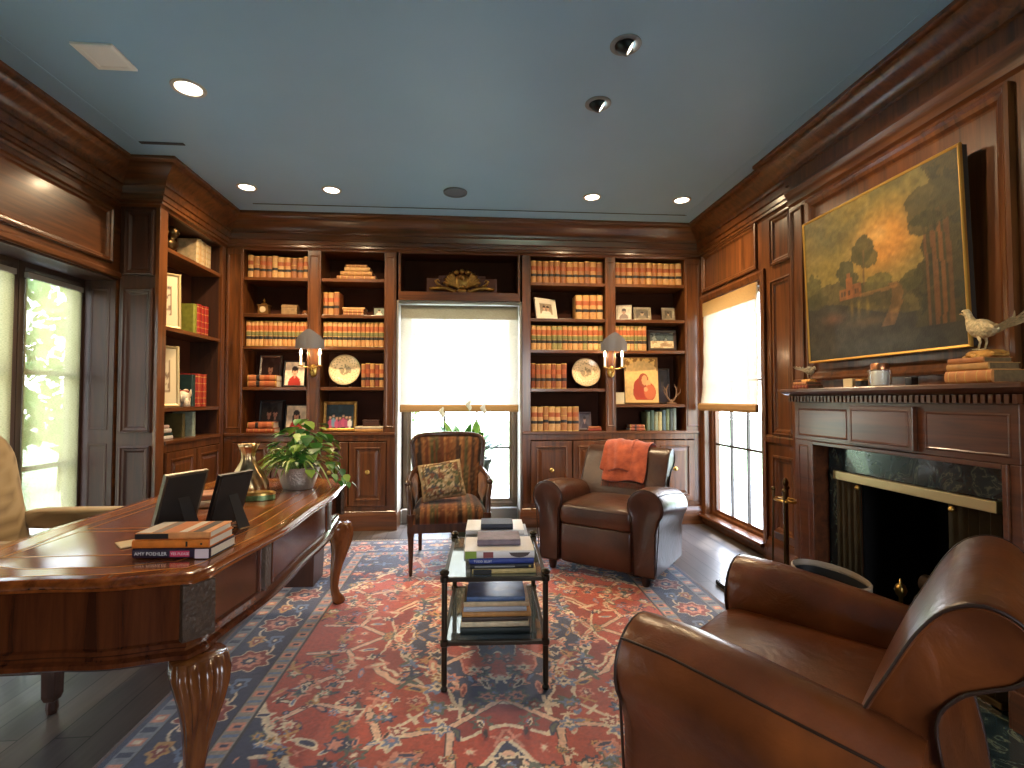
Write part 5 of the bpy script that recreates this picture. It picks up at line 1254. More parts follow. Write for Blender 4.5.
# plates on stands
def plate(x, z, r, label, tint):
    t = empty('display_plate', (x,FB+.13,z+.002), 0, label, 'plate', 'display plates on the bookcases')
    M = Matrix.Translation((0,.0,r+.016)) @ RX(PI/2-.18)
    def col(P):
        c = np.zeros((len(P),3))+np.array(tint,float); Q = np.array([(M.inverted() @ Vector(p))[:] for p in P]); rr = np.hypot(Q[:,0],Q[:,1])/r; a = np.arctan2(Q[:,1],Q[:,0])
        k = (np.sin(a*18)*np.cos(rr*30) > .45) & (rr > .58) & (rr < .93); c[k] = c[k]*.72; c[(rr > .93)] = np.array(tint)*.8; n = vnoise(Q[:,0]*60+30,Q[:,1]*60+30,6,2); c[(rr < .42)&(n > .55)] = np.array(tint)*.66
        return c
    mb = MB(); prof = [(.001,.004)]+[(r*.62*k/10,.004) for k in range(1,11)]+[(r*.66,.010)]+[(r*(.66+.34*k/10),.010+.012*k/10) for k in range(1,11)]+[(r,.026),(r*.97,.018),(r*.6,-.004),(.001,-.004)]
    mb.lathe(prof, n=72, M=M)
    o = mb.build('plate_dish', attr_mat('glazed_plate', .2, .5, coat=.5), t, smooth=60); P = np.array([v.co[:] for v in o.data.vertices]); put_pattern(o.data, col(P))
    s = MB()
    for sx in (-.05,.05): s.tube([(sx,-.075,.012),(sx,-.06,.003),(sx,.05,.003),(sx,.055,.12)], .004, n=6); s.tube([(sx,-.072,.004),(sx,-.082,.03)], .004, n=6)
    s.tube([(-.05,.0,.003),(.05,.0,.003)], .004, n=6)
    s.build('plate_stand', BLACKM, t, smooth=True)
plate(-1.255, 1.40, .155, 'round cream plate on a stand beside the left sconce', (240,214,166))
plate(1.205, 1.39, .150, 'round cream plate on a stand left of the right sconce', (236,204,158))
# small things on the second shelf, first bay
t = empty('carriage_clock', (-2.05,FB+.13,2.116), 0, 'small brass carriage clock with a finial, second shelf of the far-left bay', 'clock')
MB().box(-.05,-.035,.012,.05,.035,.095).box(-.06,-.042,0,.06,.042,.012).box(-.058,-.04,.095,.058,.04,.105).build('case', mat('aged_brass', srgb(150,108,60), .4, .8), t, bevel=.003)
MB().lathe([(.001,0),(.028,0),(.03,.003),(.001,.004)], n=24, M=Matrix.Translation((0,-.036,.055)) @ RX(PI/2)).build('dial', mat('clock_dial', srgb(214,190,150), .4), t)
MB().lathe([(.02,.105),(.03,.115),(.012,.128),(.006,.135),(.012,.145),(.004,.165),(.001,.17)], n=16).build('finial', BRASS, t, smooth=50)
t = empty('tin_box', (-1.80,FB+.14,2.116), .1, 'hinged tin box with an arched lid, second shelf of the far-left bay', 'box')
MB().box(-.075,-.05,0,.075,.05,.07).build('box_body', mat('tin_paint', srgb(142,112,74), .5, .3, var=.3, vscale=30), t, bevel=.004)
MB().prism([(-.05,.071),(.05,.071),(.05,.085),(.035,.105),(0,.113),(-.035,.105),(-.05,.085)], 'x', -.075,.075).build('lid', mat('tin_paint', srgb(142,112,74)), t, bevel=.003)
tag(MB().lathe([(.001,0),(.03,0),(.035,.01),(.04,.03),(.028,.045),(.03,.05),(.001,.05)], n=18).build('trinket_bowl', mat('aged_copper', srgb(150,96,58), .45, .7), smooth=50, loc=(-1.64,FB+.12,2.1165)), 'tiny copper bowl at the right end of the second shelf, far-left bay', 'bowl')
t = empty('dark_wood_box', (-.99,FB+.15,ZLED+.056), 0, 'dark wooden box standing on the flat books beside the gilt frame', 'box')
MB().box(-.08,-.05,0,.08,.05,.045).build('box_body', mat('box_wood', srgb(74,40,24), .4), t, bevel=.003); MB().box(-.083,-.053,.046,.083,.053,.062).build('lid', mat('box_wood', srgb(74,40,24), .4), t, bevel=.003)
# gilt carved crest in the niche
t = empty('gilt_crest', (-.085,FB+.10,2.356), 0, 'gilt carved crest with scrolls, in the niche above the back window', 'carved ornament')
MB().box(-.36,.035,.0,.36,.05,.17).box(-.24,.036,.17,.24,.05,.20).build('backboard', mat('crest_board', srgb(84,44,30), .6), t, bevel=.004)
g = MB()
for s in (-1,1):
    g.tube([(s*.33,0,.05),(s*.24,-.01,.058),(s*.16,-.012,.055),(s*.11,-.015,.035),(s*.08,-.012,.02),(s*.06,-.012,.03),(s*.075,-.015,.045)], [.018,.02,.021,.02,.016,.012,.008], n=10)
    for k in range(5): a = .25+k*.28; g.tube([(s*.03,-.0,.06),(s*(.09+.075*math.cos(a)),-.012,.06+.11*math.sin(a)+.03),(s*(.06+.135*math.cos(a)),-.004,.07+.165*math.sin(a))], [.012,.022,.010], n=8)
    g.tube([(s*.20,0,.07),(s*.25,-.012,.10),(s*.27,-.01,.13),(s*.245,-.01,.145),(s*.23,-.01,.125)], [.012,.014,.012,.009,.006], n=8)
    g.sphere((s*.018,-.03,.07), .022)
for k in range(9): a = PI*k/8; g.sphere((.145*math.cos(a),.0,.10+.135*math.sin(a)), .026, sc=(1,.7,1))
g.sphere((0,0,.12), .085, sc=(1.1,.35,1.0)); g.sphere((0,-.02,.17), .03); g.sphere((0,-.02,.03), .03, sc=(1.6,.7,.8))
g.build('carving', GOLD, t, smooth=True)
# sconces
def sconce(x, label):
    t = empty('wall_sconce', (x,FB-.008,1.50), 0, label, 'wall lamp', 'shield sconces on the bookcase pilasters')
    mb = MB().lathe([(.001,0),(.035,0),(.04,.006),(.03,.012),(.012,.016),(.001,.018)], n=20, M=Matrix.Translation((0,.008,.06)) @ RX(PI/2), sy=1.6)
    mb.tube([(0,-.005,.06),(0,-.05,.05),(0,-.09,.06),(0,-.10,.085)], .006, n=8); mb.tube([(-.09,-.09,.10),(-.05,-.095,.088),(0,-.10,.085),(.05,-.095,.088),(.09,-.09,.10)], .006, n=8)
    mb.build('bracket', BRASS, t, smooth=True)
    for s in (-1,1):
        c = MB().lathe([(.001,.095),(.022,.097),(.024,.104),(.012,.108),(.011,.11)], c=(s*.088,-.09,0), n=16); c.build('candle_cup', BRASS, t, smooth=50)
        cs = MB().lathe([(.0105,.105),(.0105,.20),(.001,.201)], c=(s*.088,-.09,0), n=14).build('candle_sleeve', mat('candle_ivory', srgb(240,226,196), .5, emit=(1,.80,.52), estr=1.2), t, smooth=50)
        MB().lathe([(.005,.201),(.013,.222),(.012,.24),(.004,.265),(.001,.27)], c=(s*.088,-.09,0), n=14).build('bulb', mat('sconce_bulb', (1,.9,.7), .4, emit=(1,.78,.48), estr=16), cs, smooth=True)
        l = bpy.data.lights.new('sconce_glow', 'POINT'); l.energy = 4.5; l.color = (1,.70,.40); l.shadow_soft_size = .02
        o = bpy.data.objects.new('sconce_glow', l); COL.objects.link(o); o.parent = t; o.location = (s*.088,-.09,.235)
    # curved shield with a wavy top edge
    vs = []; nn = 19
    for k in range(nn):
        a = -1+2*k/(nn-1); xx = .135*a; yy = -.155+.045*a*a; top_ = .395+.05*math.cos(a*PI)*.5+.03*(1-abs(a))-(.02 if abs(a) > .8 else 0)
        vs.append([(xx,yy,.262),(xx,yy,.275),(xx,yy,top_-.012),(xx,yy,top_),(xx,yy+.006,top_),(xx,yy+.006,.262)])
    MB().loft(vs).build('shield_shade', mat('pewter_shield', srgb(112,108,110), .45, .5, bump=.2, bscale=80), t, smooth=30)
    MB().tube([(0,-.10,.085),(0,-.125,.18),(0,-.147,.30)], .004, n=6).build('shade_arm', BRASS, t, smooth=True)
sconce(-1.5275, 'lit shield sconce on the bookcase pilaster left of the window, above the plant')
sconce(1.4375, 'lit shield sconce on the bookcase pilaster right of the window, above the recliner')
# left bookcase: framed prints, bust, elephant
def print_(seed):
    def f(u, v):
        c = np.zeros((len(u),3))+np.array((226,206,168.)); m = (np.abs(u-.5) < .27)&(np.abs(v-.5) < .3); n = vnoise(u*9,v*12,seed,4); c[m] = (214,196,166); c[m & (n > .5)] = (140,116,96); c[m & (n > .62)] = (84,70,66); e = m & ((np.abs(u-.5) > .255)|(np.abs(v-.5) > .287)); c[e] = (120,90,60); return c
    return f
frame('framed_print', (LF-.12,4.345,1.857), .25, .46, .022, mat('cream_gilt', srgb(206,182,130), .4, .4), print_(3), 'tall cream matted print leaning on the second shelf of the corner bookcase', rz=PI/2-.75, tilt=.06, group='framed prints in the corner bookcase', leg=False)
frame('framed_print', (LF-.12,4.345,1.217), .25, .50, .022, mat('cream_gilt', srgb(206,182,130), .4, .4), print_(7), 'tall cream matted print leaning on the third shelf behind the white elephant', rz=PI/2-.75, tilt=.06, group='framed prints in the corner bookcase', leg=False)
t = empty('bronze_bust', (LF-.12,4.42,2.4765), PI/2, 'small dark bronze bust on the corner bookcase top shelf', 'bust'); t.scale = (.92,.92,.92)
b_ = MB().lathe([(.001,0),(.05,0),(.05,.02),(.03,.03),(.025,.045),(.001,.05)], n=20); b_.build('socle', BRONZE, t, smooth=40)
b_ = MB(); b_.loft([[(rx*math.cos(2*PI*j/20),ry*math.sin(2*PI*j/20)+oy,z) for j in range(20)] for z,rx,ry,oy in ((.045,.02,.02,0),(.06,.05,.035,0),(.09,.085,.045,0),(.12,.08,.04,0),(.135,.04,.03,0),(.15,.026,.026,-.003),(.165,.034,.038,-.008),(.185,.045,.05,-.01),(.215,.05,.055,-.008),(.24,.046,.05,-.003),(.26,.028,.03,0),(.268,.004,.004,0))]); b_.sphere((0,-.062,.198),.011,sc=(.8,1.2,1.3)); b_.sphere((.048,0,.2),.012,sc=(.5,.8,1.2)); b_.sphere((-.048,0,.2),.012,sc=(.5,.8,1.2))
b_.build('head', BRONZE, t, smooth=True)
t = empty('elephant_figurine', (LF-.07,4.555,1.2165), PI/2+.3, 'white elephant figurine in front of the print in the corner bookcase', 'figurine')
EL = mat('elephant_white', srgb(222,206,180), .4, var=.15)
e_ = MB(); e_.loft([[(x, .048*k*math.cos(2*PI*j/16), .085+.05*k*math.sin(2*PI*j/16)) for j in range(16)] for x,k in ((-.075,.1),(-.07,.6),(-.05,.95),(-.01,1.05),(.03,.95),(.055,.6),(.06,.1))])
e_.sphere((.078,0,.115),.036,sc=(1,.9,1.05)); e_.tube([(.10,0,.105),(.125,0,.085),(.13,0,.05),(.122,0,.02),(.135,0,.012)],[.018,.014,.011,.009,.006],n=10)
for x in (-.045,.04):
    for y in (-.026,.026): e_.tube([(x,y,.075),(x,y,.03),(x,y,0)],[.022,.018,.02],n=10)
for s in (-1,1): e_.sphere((.07,s*.04,.118),.03,sc=(.8,.22,1.1)); e_.tube([(.10,s*.016,.10),(.125,s*.02,.09),(.14,s*.02,.098)],[.006,.005,.002],n=6)
e_.tube([(-.075,0,.10),(-.09,0,.07),(-.088,0,.045)],[.005,.004,.003],n=6)
e_.build('elephant_body', EL, t, smooth=True)
MB().superq((-.005,0,.128),.035,.04,.014,.6,.6,n=20,k=8).build('saddle_cloth', mat('saddle_red', srgb(140,40,30), .6), t, smooth=True)
# ================================================================== landscape painting over the mantel
def painting(u, v):
    n1, n2, n3 = vnoise(u*5,v*5,51,5), vnoise(u*14,v*14,52,4), vnoise(u*40,v*40,53,3)
    c = np.zeros((len(u),3))+np.array((134,118,60.))
    def mix(w, col):
        w = np.clip(w,0,1)[:,None]; c[:] = c*(1-w)+np.array(col,float)*w
    mix((n1-.35)*1.6, (164,138,66)); mix(np.clip((.5-n1)*3,0,1)*(v>.5), (96,92,56))
    mix(1.35*np.exp(-(((u-.60)/.18)**2+((v-.66)/.16)**2)), (214,146,62)); mix(.8*np.exp(-(((u-.55)/.09)**2+((v-.72)/.06)**2)), (232,178,96))
    mix(.7*np.exp(-(((u-.15)/.2)**2+((v-.62)/.12)**2)), (150,128,58))
    land = .46+.05*np.sin(u*7)+.04*(n2-.5)
    mix((v < land)*1., (84,74,44)); mix((v < land)*(n2 > .52)*.5, (112,98,50)); mix((v<.30+.08*np.sin(u*5+1))*.85, (58,54,44)); mix((v<.2)*(n1>.5)*.5, (44,44,40))
    # right-hand grove
    gx = .80+.06*(n2-.5)*2-.05*np.sin(v*6)
    mix(((u > gx)&(v > .12))*.9, (70,62,34)); mix(((u > gx+.02)&(v>.16)&(n2 > .5))*.8, (50,50,32))
    for x, w_, cc in ((.86,.012,(124,78,40)),(.895,.010,(140,88,42)),(.93,.012,(110,72,38)),(.82,.007,(116,76,42))): mix(((np.abs(u-x-.01*np.sin(v*5)) < w_)&(v>.12)&(v<.74))*.85, cc)
    mix(((((u-.86)/.15)**2+((v-.78)/.13)**2+.9*(n2-.5)) < .9)*.75, (72,66,36)); mix(((((u-.82)/.10)**2+((v-.68)/.07)**2+.9*(n2-.5)) < .8)*.7, (62,60,34))
    # middle trees
    for cx, cy, rx, ry, cc in ((.45,.66,.085,.10,(74,72,40)),(.49,.60,.07,.06,(86,80,42)),(.33,.55,.07,.10,(70,70,42)),(.36,.50,.06,.06,(78,74,44)),(.06,.50,.08,.13,(96,90,44)),(.10,.42,.1,.06,(80,76,40)),(.55,.44,.1,.05,(106,98,50)),(.74,.40,.06,.06,(84,80,44))):
        mix(((((u-cx)/rx)**2+((v-cy)/ry)**2+1.3*(n2-.5)+.6*(n3-.5)) < .9)*.8, cc)
    mix(((np.abs(u-.455-.02*(v-.5)) < .006)&(v>.44)&(v<.66))*.8, (120,92,54))
    # ruin
    for x0, x1, y0, y1, cc in ((.27,.33,.38,.45,(158,96,50)),(.325,.375,.38,.52,(176,104,54)),(.37,.43,.38,.47,(150,90,48)),(.335,.36,.50,.545,(164,98,52))):
        mix(((u>x0)&(u<x1)&(v>y0)&(v<y1))*.8, cc)
    for x in (.29,.31,.345,.39,.41): mix(((np.abs(u-x) < .006)&(v>.40)&(v<.44))*.8, (74,52,34))
    # road and water
    px = np.where(v>.30, .66-.9*(v-.36)**2*8-.2*(v-.36), .66-.5*(.30-v)); 
    mix((np.abs(u-px) < .028+.05*(.42-v))*((v<.41)&(v>.16))*.6*(n2+.3), (168,110,58)); mix(((v>.375+.03*(n3-.5))&(v<.40)&(u>.42)&(u<.66))*.5, (178,122,62))
    for x in (.36,.41,.47): mix(np.exp(-(((u-x)/.012)**2+((v-.31)/.05)**2))*.7, (158,132,60))
    mix(np.exp(-(((u-.22)/.08)**2+((v-.27)/.04)**2))*.6, (136,82,48)); mix(np.exp(-(((u-.5)/.3)**2+((v-.06)/.05)**2))*.5, (78,82,74)); mix(np.exp(-(((u-.48)/.12)**2+((v-.21)/.03)**2))*.4, (150,112,66))
    c = c*.86; c += (n2-.5)[:,None]*26; c = np.clip(c,4,255)
    return c*(.8+.36*n3)[:,None]
t = empty('oil_painting', (2.235, 2.62, 1.525), 0, 'large oil landscape with a glowing sky in a thin gilt frame, over the mantelpiece', 'painting')
PW, PH = 1.06, .895; Mp = Matrix.Rotation(-.035, 4, 'Y')
painted('canvas', 150, 126, lambda u, v: np.array([(Mp @ Vector((-.022,y,z)))[:] for y, z in zip((.5-u)*PW, v*PH)]), painting, attr_mat('oil_paint', .5, .35, coat=.12, bump=.35, bscale=120), t)
Mv = lambda p: tuple(Mp @ Vector(p))
f = MB(); f.ring((-.012,0,0), Yp, Zp, Xn, -PW/2-.012, -.012, PW/2+.012, PH+.012, [(0,.0),(0,.012),(.004,.016),(.012,.013),(.016,.008),(.016,.0)], closed_prof=True); f.V = [Mv(p) for p in f.V]; f.build('gilt_frame', mat('frame_gilt', srgb(206,160,78), .35, .8), t)
b_ = MB(); b_.box(-.018,-PW/2-.006,-.006,.018,PW/2+.006,PH+.006); b_.V = [Mv(p) for p in b_.V]; b_.build('stretcher_back', mat('canvas_back', srgb(40,26,18), .8), t)

# ================================================================== mantel ornaments
def pheasant(name, loc, rz, label, colr, sc_=1.0, bend=0.):
    """standing bird, local +x is its head end"""
    t = empty(name, loc, rz, label, 'bird figurine', 'pheasant figurines on the mantel'); t.scale = (sc_,)*3
    B = MB(); secs = []
    for x,z,r,k in ((-.085,.098,.006,1),(-.075,.10,.018,1),(-.05,.10,.034,1.),(-.015,.105,.046,1.05),(.02,.115,.046,1.1),(.045,.132,.036,1.1),(.06,.155,.024,1.05),(.068,.178,.018,1),(.074,.195,.018,1),(.084,.207,.020,1),(.095,.207,.017,1),(.104,.203,.009,1)):
        secs.append((x,z-bend*max(0,x),r,k))
    L = []
    for i,(x,z,r,k) in enumerate(secs):
        p0 = secs[max(i-1,0)]; p1 = secs[min(i+1,len(secs)-1)]; tx, tz = p1[0]-p0[0], p1[1]-p0[1]; l = math.hypot(tx,tz); nx_, nz_ = -tz/l, tx/l
        L.append([(x+nx_*r*k*math.sin(2*PI*j/18), .85*r*math.cos(2*PI*j/18), z+nz_*r*k*math.sin(2*PI*j/18)) for j in range(18)])
    B.loft(L); body = B.build('bird_body', colr, t, smooth=True)
    hx, hz = secs[-1][0], secs[-1][1]
    MB().loft([[(hx-.004+dx, y, hz+z) for y,z in ((-.007*s_,-.006*s_),(.007*s_,-.006*s_),(.005*s_,.006*s_),(-.005*s_,.006*s_))] for dx,s_ in ((0,1),(.014,.6),(.022,.1))]).build('beak', mat('beak_horn', srgb(150,116,70), .4), t)
    for s in (-1,1): MB().sphere((hx-.014,s*.0165,hz+.004),.004).build('eye', BLACKM, t, smooth=True)
    tl = MB()
    for k in range(5):
        o_ = (k-2)*.012; tl.loft([[(x, o_*(1+.6*i)+w_*y, z+.004*y*y-.003*abs(k-2)) for y,z in ((-1,zc),(0,zc+.006),(1,zc),(0,zc-.004))] for i,(x,zc,w_) in enumerate(((-.07,.105,.010),(-.13,.118,.012),(-.20,.143,.009),(-.255+.02*abs(k-2),.165,.003)))])
    tl.build('tail', colr, t, smooth=40)
    for s in (-1,1):
        w_ = MB(); w_.loft([[(x, s*(.040*.85+y), z+dz) for y,dz in ((0,-h_),(.007,0),(0,h_),(-.006,0))] for x,z,h_ in ((.04,.122,.008),(.01,.115,.026),(-.04,.106,.026),(-.09,.104,.006))]); w_.build('wing', colr, body, smooth=40)
        lg = MB(); lg.tube([(.005,s*.018,.07),(-.004,s*.018,.04),(.006,s*.018,.006)], [.009,.005,.0045], n=8)
        for a in (-.5,0,.5): lg.tube([(.006,s*.018,.006),(.006+.026*math.cos(a),s*.018+.026*math.sin(a),.0035)], [.004,.0022], n=6)
        lg.build('leg', colr, t, smooth=True)
    return t
BIRDG = mat('bird_antique_gold', srgb(206,184,140), .42, .35, var=.35, vscale=60, bump=.8, bscale=120)
BIRDS = mat('bird_silvery_grey', srgb(158,146,120), .42, .35, var=.35, vscale=60, bump=.8, bscale=120)
MZ = 1.3455
lying(2.06,3.04,MZ,[(.145,.022,.11,cmat('mahog_red',(132,50,34)),'plain'),(.125,.020,.10,cmat('rust_b',(184,112,66)),'plain')],'under the small bird on the mantel','little book',rz=-PI/2,page=mat('shaded_page_edges', srgb(110,84,52), .8, var=.3, vscale=60))  # page edges coloured dark in place of shade
def rock(loc, r, h, m, label):
    mb = MB(); rs = random.Random(4); secs = []
    for z,k in ((0,1.),(.25,1.03),(.6,.9),(.88,.72),(1.,.5),(1.,.01)):
        secs.append([(r*k*(1+.16*math.sin(5*a+z*4)+.07*math.sin(11*a))*math.cos(a), r*.72*k*(1+.14*math.cos(4*a+z*3))*math.sin(a), z*h) for a in [2*PI*j/28 for j in range(28)]])
    mb.loft(secs); return tag(mb.build('gilt_rock_stand', m, smooth=50, loc=loc), label, 'stand')
rock((2.12,3.035,MZ+.0445), .052, .016, mat('gilt_rock', srgb(190,140,70), .45, .6, var=.3, vscale=40, bump=1, bscale=70), 'little gilt rock base under the small grey bird').rotation_euler = (0,0,PI/2)
pheasant('bird_figurine', (2.12,3.03,MZ+.062), -PI/2, 'small grey bird figurine with its tail towards the window, on two little books', BIRDS, .52, bend=.9)
SHADED_PAGES = mat('shaded_page_edges', srgb(110,84,52), .8, var=.3, vscale=60)  # same darkened pages, shade put into their colour
lying(2.03,1.925,MZ,[(.195,.052,.15,cmat('caramel_leather',(196,124,64)),'plain'),(.175,.028,.14,cmat('gold_cloth',(190,136,72)),'none',-.005),(.15,.022,.13,cmat('caramel_b',(184,112,58)),'none',-.012)],'under the large gilt bird on the mantel','leather book',rz=-PI/2,page=SHADED_PAGES)
rock((2.10,1.915,MZ+.1055), .075, .030, MATS['gilt_rock'], 'knobbly gilt rock base under the large pale bird').rotation_euler = (0,0,PI/2)
pheasant('bird_figurine', (2.10,1.925,MZ+.1375), PI/2, 'large pale gold pheasant figurine with a long tail, near end of the mantel', BIRDG, .80)
tag(MB().box(-.02,-.035,0,.02,.035,.048).ring((-.02,0,0),Yp,Zp,Xn,-.035,0,.035,.048,[(0,0),(.004,.002),(.008,0)]).build('place_card_box', mat('cream_card', srgb(226,200,156), .6), bevel=.002, loc=(2.10,2.655,MZ)), 'small cream card box on the mantel beside the dark dish', 'box')
t = empty('dark_dish', (2.10,2.57,MZ), 0, 'small dark lidded dish on the mantel between card box and candle', 'dish'); MB().lathe([(.001,0),(.03,0),(.036,.006),(.037,.032),(.032,.034),(.001,.034)], n=28).build('dish_body', mat('dark_lacquer', srgb(40,28,22), .3, coat=.4), t, smooth=40); MB().lathe([(.001,.035),(.038,.035),(.034,.041),(.012,.046),(.006,.05),(.001,.051)], n=28).build('lid', mat('aged_brass', srgb(150,108,60), .4, .8), t, smooth=40)
tag(MB().superq((0,0,.021), .02, .02, .021, .25, .25, n=24, k=10).build('black_cube_ornament', mat('black_stone', srgb(26,22,22), .3), smooth=True, loc=(2.13,2.30,MZ)), 'tiny black cube ornament on the mantel beyond the candle glass', 'ornament')
t = empty('candle_hurricane', (2.09,2.445,MZ), 0, 'glass candle holder with a thick white candle and copper lid on the mantel', 'candle holder')
GLS = mat('clear_glass_thin', (1,1,1), .05); 
m, nt, b = new_mat('holder_glass'); nt.nodes.remove(b); out = nt.nodes['Material Output']; tr = N(nt,'ShaderNodeBsdfTransparent'); gl = N(nt,'ShaderNodeBsdfGlossy'); gl.inputs['Roughness'].default_value = .05; lw = N(nt,'ShaderNodeLayerWeight'); lw.inputs['Blend'].default_value = .25; mxs = N(nt,'ShaderNodeMixShader'); nt.links.new(lw.outputs['Facing'], mxs.inputs[0]); nt.links.new(tr.outputs[0], mxs.inputs[1]); nt.links.new(gl.outputs[0], mxs.inputs[2]); nt.links.new(mxs.outputs[0], out.inputs['Surface'])
MB().lathe([(.001,.001),(.05,.001),(.052,.004),(.052,.085),(.0505,.085),(.0505,.006),(.001,.006)], n=36).build('glass_cylinder', m, t, smooth=40)
MB().lathe([(.001,.0065),(.038,.0065),(.038,.076),(.034,.08),(.001,.08)], n=32).build('candle', mat('candle_wax', srgb(246,240,226), .5, spec=.3), t, smooth=40)
MB().lathe([(.001,.0865),(.040,.0865),(.040,.112),(.036,.118),(.001,.119)], n=32).build('copper_lid', mat('copper', srgb(206,140,98), .3, 1), t, smooth=40)

# ================================================================== things on the desk
DZ = .7788+.001
names = ['purple-black spined book at the bottom of the desk stack','orange spined book in the middle of the desk stack','orange and cream striped book on top of the desk stack']
B3 = lying(-.935,1.70,DZ,[(.24,.030,.16,cmat('purple_black',(44,28,46)),'none'),(.235,.026,.155,cmat('orange_jacket',(222,122,40)),'none',-.004,.02),(.225,.021,.15,cmat('striped_jacket',(226,150,88)),'none',.0,.05)],'','',rz=-.06,group='books stacked on the desk corner',names=names)
TR = Matrix(((0,-1,0),(0,0,-1),(1,0,0)))
def spine_text(o, s, size, z0, m, t_, nm='spine_lettering', dx=0):
    tx = text(s, nm, size, m, o, (0,0,0), (0,0,0)); M = TR.to_4x4(); M.translation = (dx, .004-t_*.22-.0009, z0); tx.matrix_local = M; return tx
LWH, LPK, LBK, LGD = mat('white_print', srgb(232,228,222), .6), mat('pink_print', srgb(216,60,96), .6), mat('black_print', srgb(30,26,24), .6), mat('gold_print', srgb(216,182,96), .5)
spine_text(B3[0],'AMY POEHLER',.0155,.008,LWH,.030)
MB().box(-.009,-.0034,.118,.009,-.0022,.178).build('spine_patch', LPK, B3[0]); tx = spine_text(B3[0],'YES PLEASE',.0115,.121,LWH,.030)
tx.location.y = -.0042
MB().box(-.0145,-.0033,.195,.0145,-.0022,.238).build('spine_patch', mat('pale_print', srgb(226,206,206), .6), B3[0])
MB().box(-.008,-.0026,.165,.008,-.0018,.171).build('spine_patch', LBK, B3[1]); MB().box(-.003,-.0026,.21,.003,-.0018,.216).build('spine_patch', LBK, B3[1])
MB().box(-.008,-.0016,.0,.008,-.0008,.10).build('spine_patch', LBK, B3[2])
cv = MB(); 
for i,(a,c_,mi) in enumerate(((.003,.045,0),(.05,.075,1),(.08,.125,2),(.13,.155,0),(.155,.17,2),(.172,.20,3))): cv.box(-.0113,.006,a,-.0106,.146,c_,m=mi)
cv.build('cover_stripes', [mat('cover_cream', srgb(226,206,182), .5), mat('cover_grey', srgb(150,128,112), .5), mat('cover_orange', srgb(206,116,50), .5), mat('cover_dark', srgb(60,38,32), .5)], B3[2])
tag(MB().prism([(-.09,-.045),(.09,-.05),(.09,.05),(-.09,.045)], 'z', 0,.004).build('cream_envelope', mat('envelope_cream', srgb(214,186,136), .7), loc=(-1.13,1.92,DZ), rot=(0,0,.75)), 'cream envelope lying flat on the desk left of the stacked books', 'envelope')
for (x,y,rz,w_,h_,lb,fm) in ((-1.115,2.02,-1.95,.175,.235,'silver edged photo frame on the desk, leftmost, seen from behind',mat('dark_pewter', srgb(120,112,100), .35, .8)),(-.985,2.13,-1.95,.16,.215,'charcoal photo frame on the desk, rightmost, its easel leg towards the stacked books',BLKF)):
    t = frame('desk_photo_frame', (x,y,DZ), w_, h_, .02, fm, portrait((150,140,120),(206,160,128),(60,40,30),(190,180,170)), lb, tilt=.30, rz=rz, depth=.014, group='photo frames on the desk', cat='photo frame')
lying(-1.27,2.46,DZ,[(.23,.03,.17,cmat('cream_cloth',(222,200,160)),'none'),(.21,.024,.16,cmat('copper_cloth',(190,130,94)),'none',.005,.08)],'','',rz=.25,group='books behind the desk frames',names=['cream book under the copper book, before the gold vase','copper coloured book lying on the cream book before the gold vase'])
t = empty('gold_vase', (-1.15,2.77,DZ), 0, 'ribbed gold vase with a flared neck on the desk beside the plant', 'vase')
mb = MB(); prof = [(.001,0),(.075,0),(.088,.012),(.098,.04),(.094,.07),(.078,.105),(.056,.14),(.037,.175),(.031,.20),(.034,.225),(.044,.25),(.052,.268),(.048,.268),(.040,.25),(.028,.215),(.026,.19),(.001,.18)]
secs = [[((r_*(1+.045*math.cos(9*a+z*32)))*math.cos(a),(r_*(1+.045*math.cos(9*a+z*32)))*math.sin(a),z) for a in [2*PI*j/72 for j in range(72)]] for r_,z in prof]; mb.loft(secs, caps=False)
mb.build('vase_body', mat('pale_gold', srgb(196,164,120), .3, 1), t, smooth=True)
t = empty('trinket_tin', (-1.05,2.66,DZ), .2, 'flat oval green and gold tin on the desk in front of the gold vase', 'tin'); MB().lathe([(.001,0),(1,0),(1,.024),(.001,.024)], n=36, sx=.075, sy=.04).build('tin_body', mat('tin_green', srgb(92,118,70), .35, .3, var=.5, vscale=40), t, smooth=40); MB().lathe([(.001,.025),(1.02,.025),(1.02,.034),(.9,.040),(.001,.041)], n=36, sx=.075, sy=.04).build('lid', mat('tin_gold', srgb(190,150,84), .3, .8), t, smooth=40)
# potted plant
def blade(mb, p, az, L, w_, up, droop, mcol=(0,1), nseg=8, twist=0):
    """arching strap leaf: centre stripe mat 0, edges mat 1"""
    dx, dy = math.cos(az), math.sin(az); sx_, sy_ = -dy, dx; pts = []
    for i in range(nseg+1):
        s = i/nseg; r_ = L*(math.sin(up)*0+s*math.cos(up)*(1)+.0); z = L*(s*math.sin(up)-droop*s*s)
        pts.append((p[0]+dx*r_, p[1]+dy*r_, p[2]+z, w_*(.35+1.3*s)*(1-s)**.55 if s < 1 else .0004))
    vs = []
    for x,y,z,ww in pts:
        for k,h_ in ((-1,.25),(-.35,0),(.35,0),(1,.25)): vs.append((x+sx_*ww*k, y+sy_*ww*k, z+ww*h_))
    b0 = len(mb.V); mb.V += vs
    for i in range(nseg):
        for k in range(3): mb.F.append((b0+i*4+k,b0+i*4+k+1,b0+i*4+k+5,b0+i*4+k+4)); mb.M.append(mcol[0] if k == 1 else mcol[1])
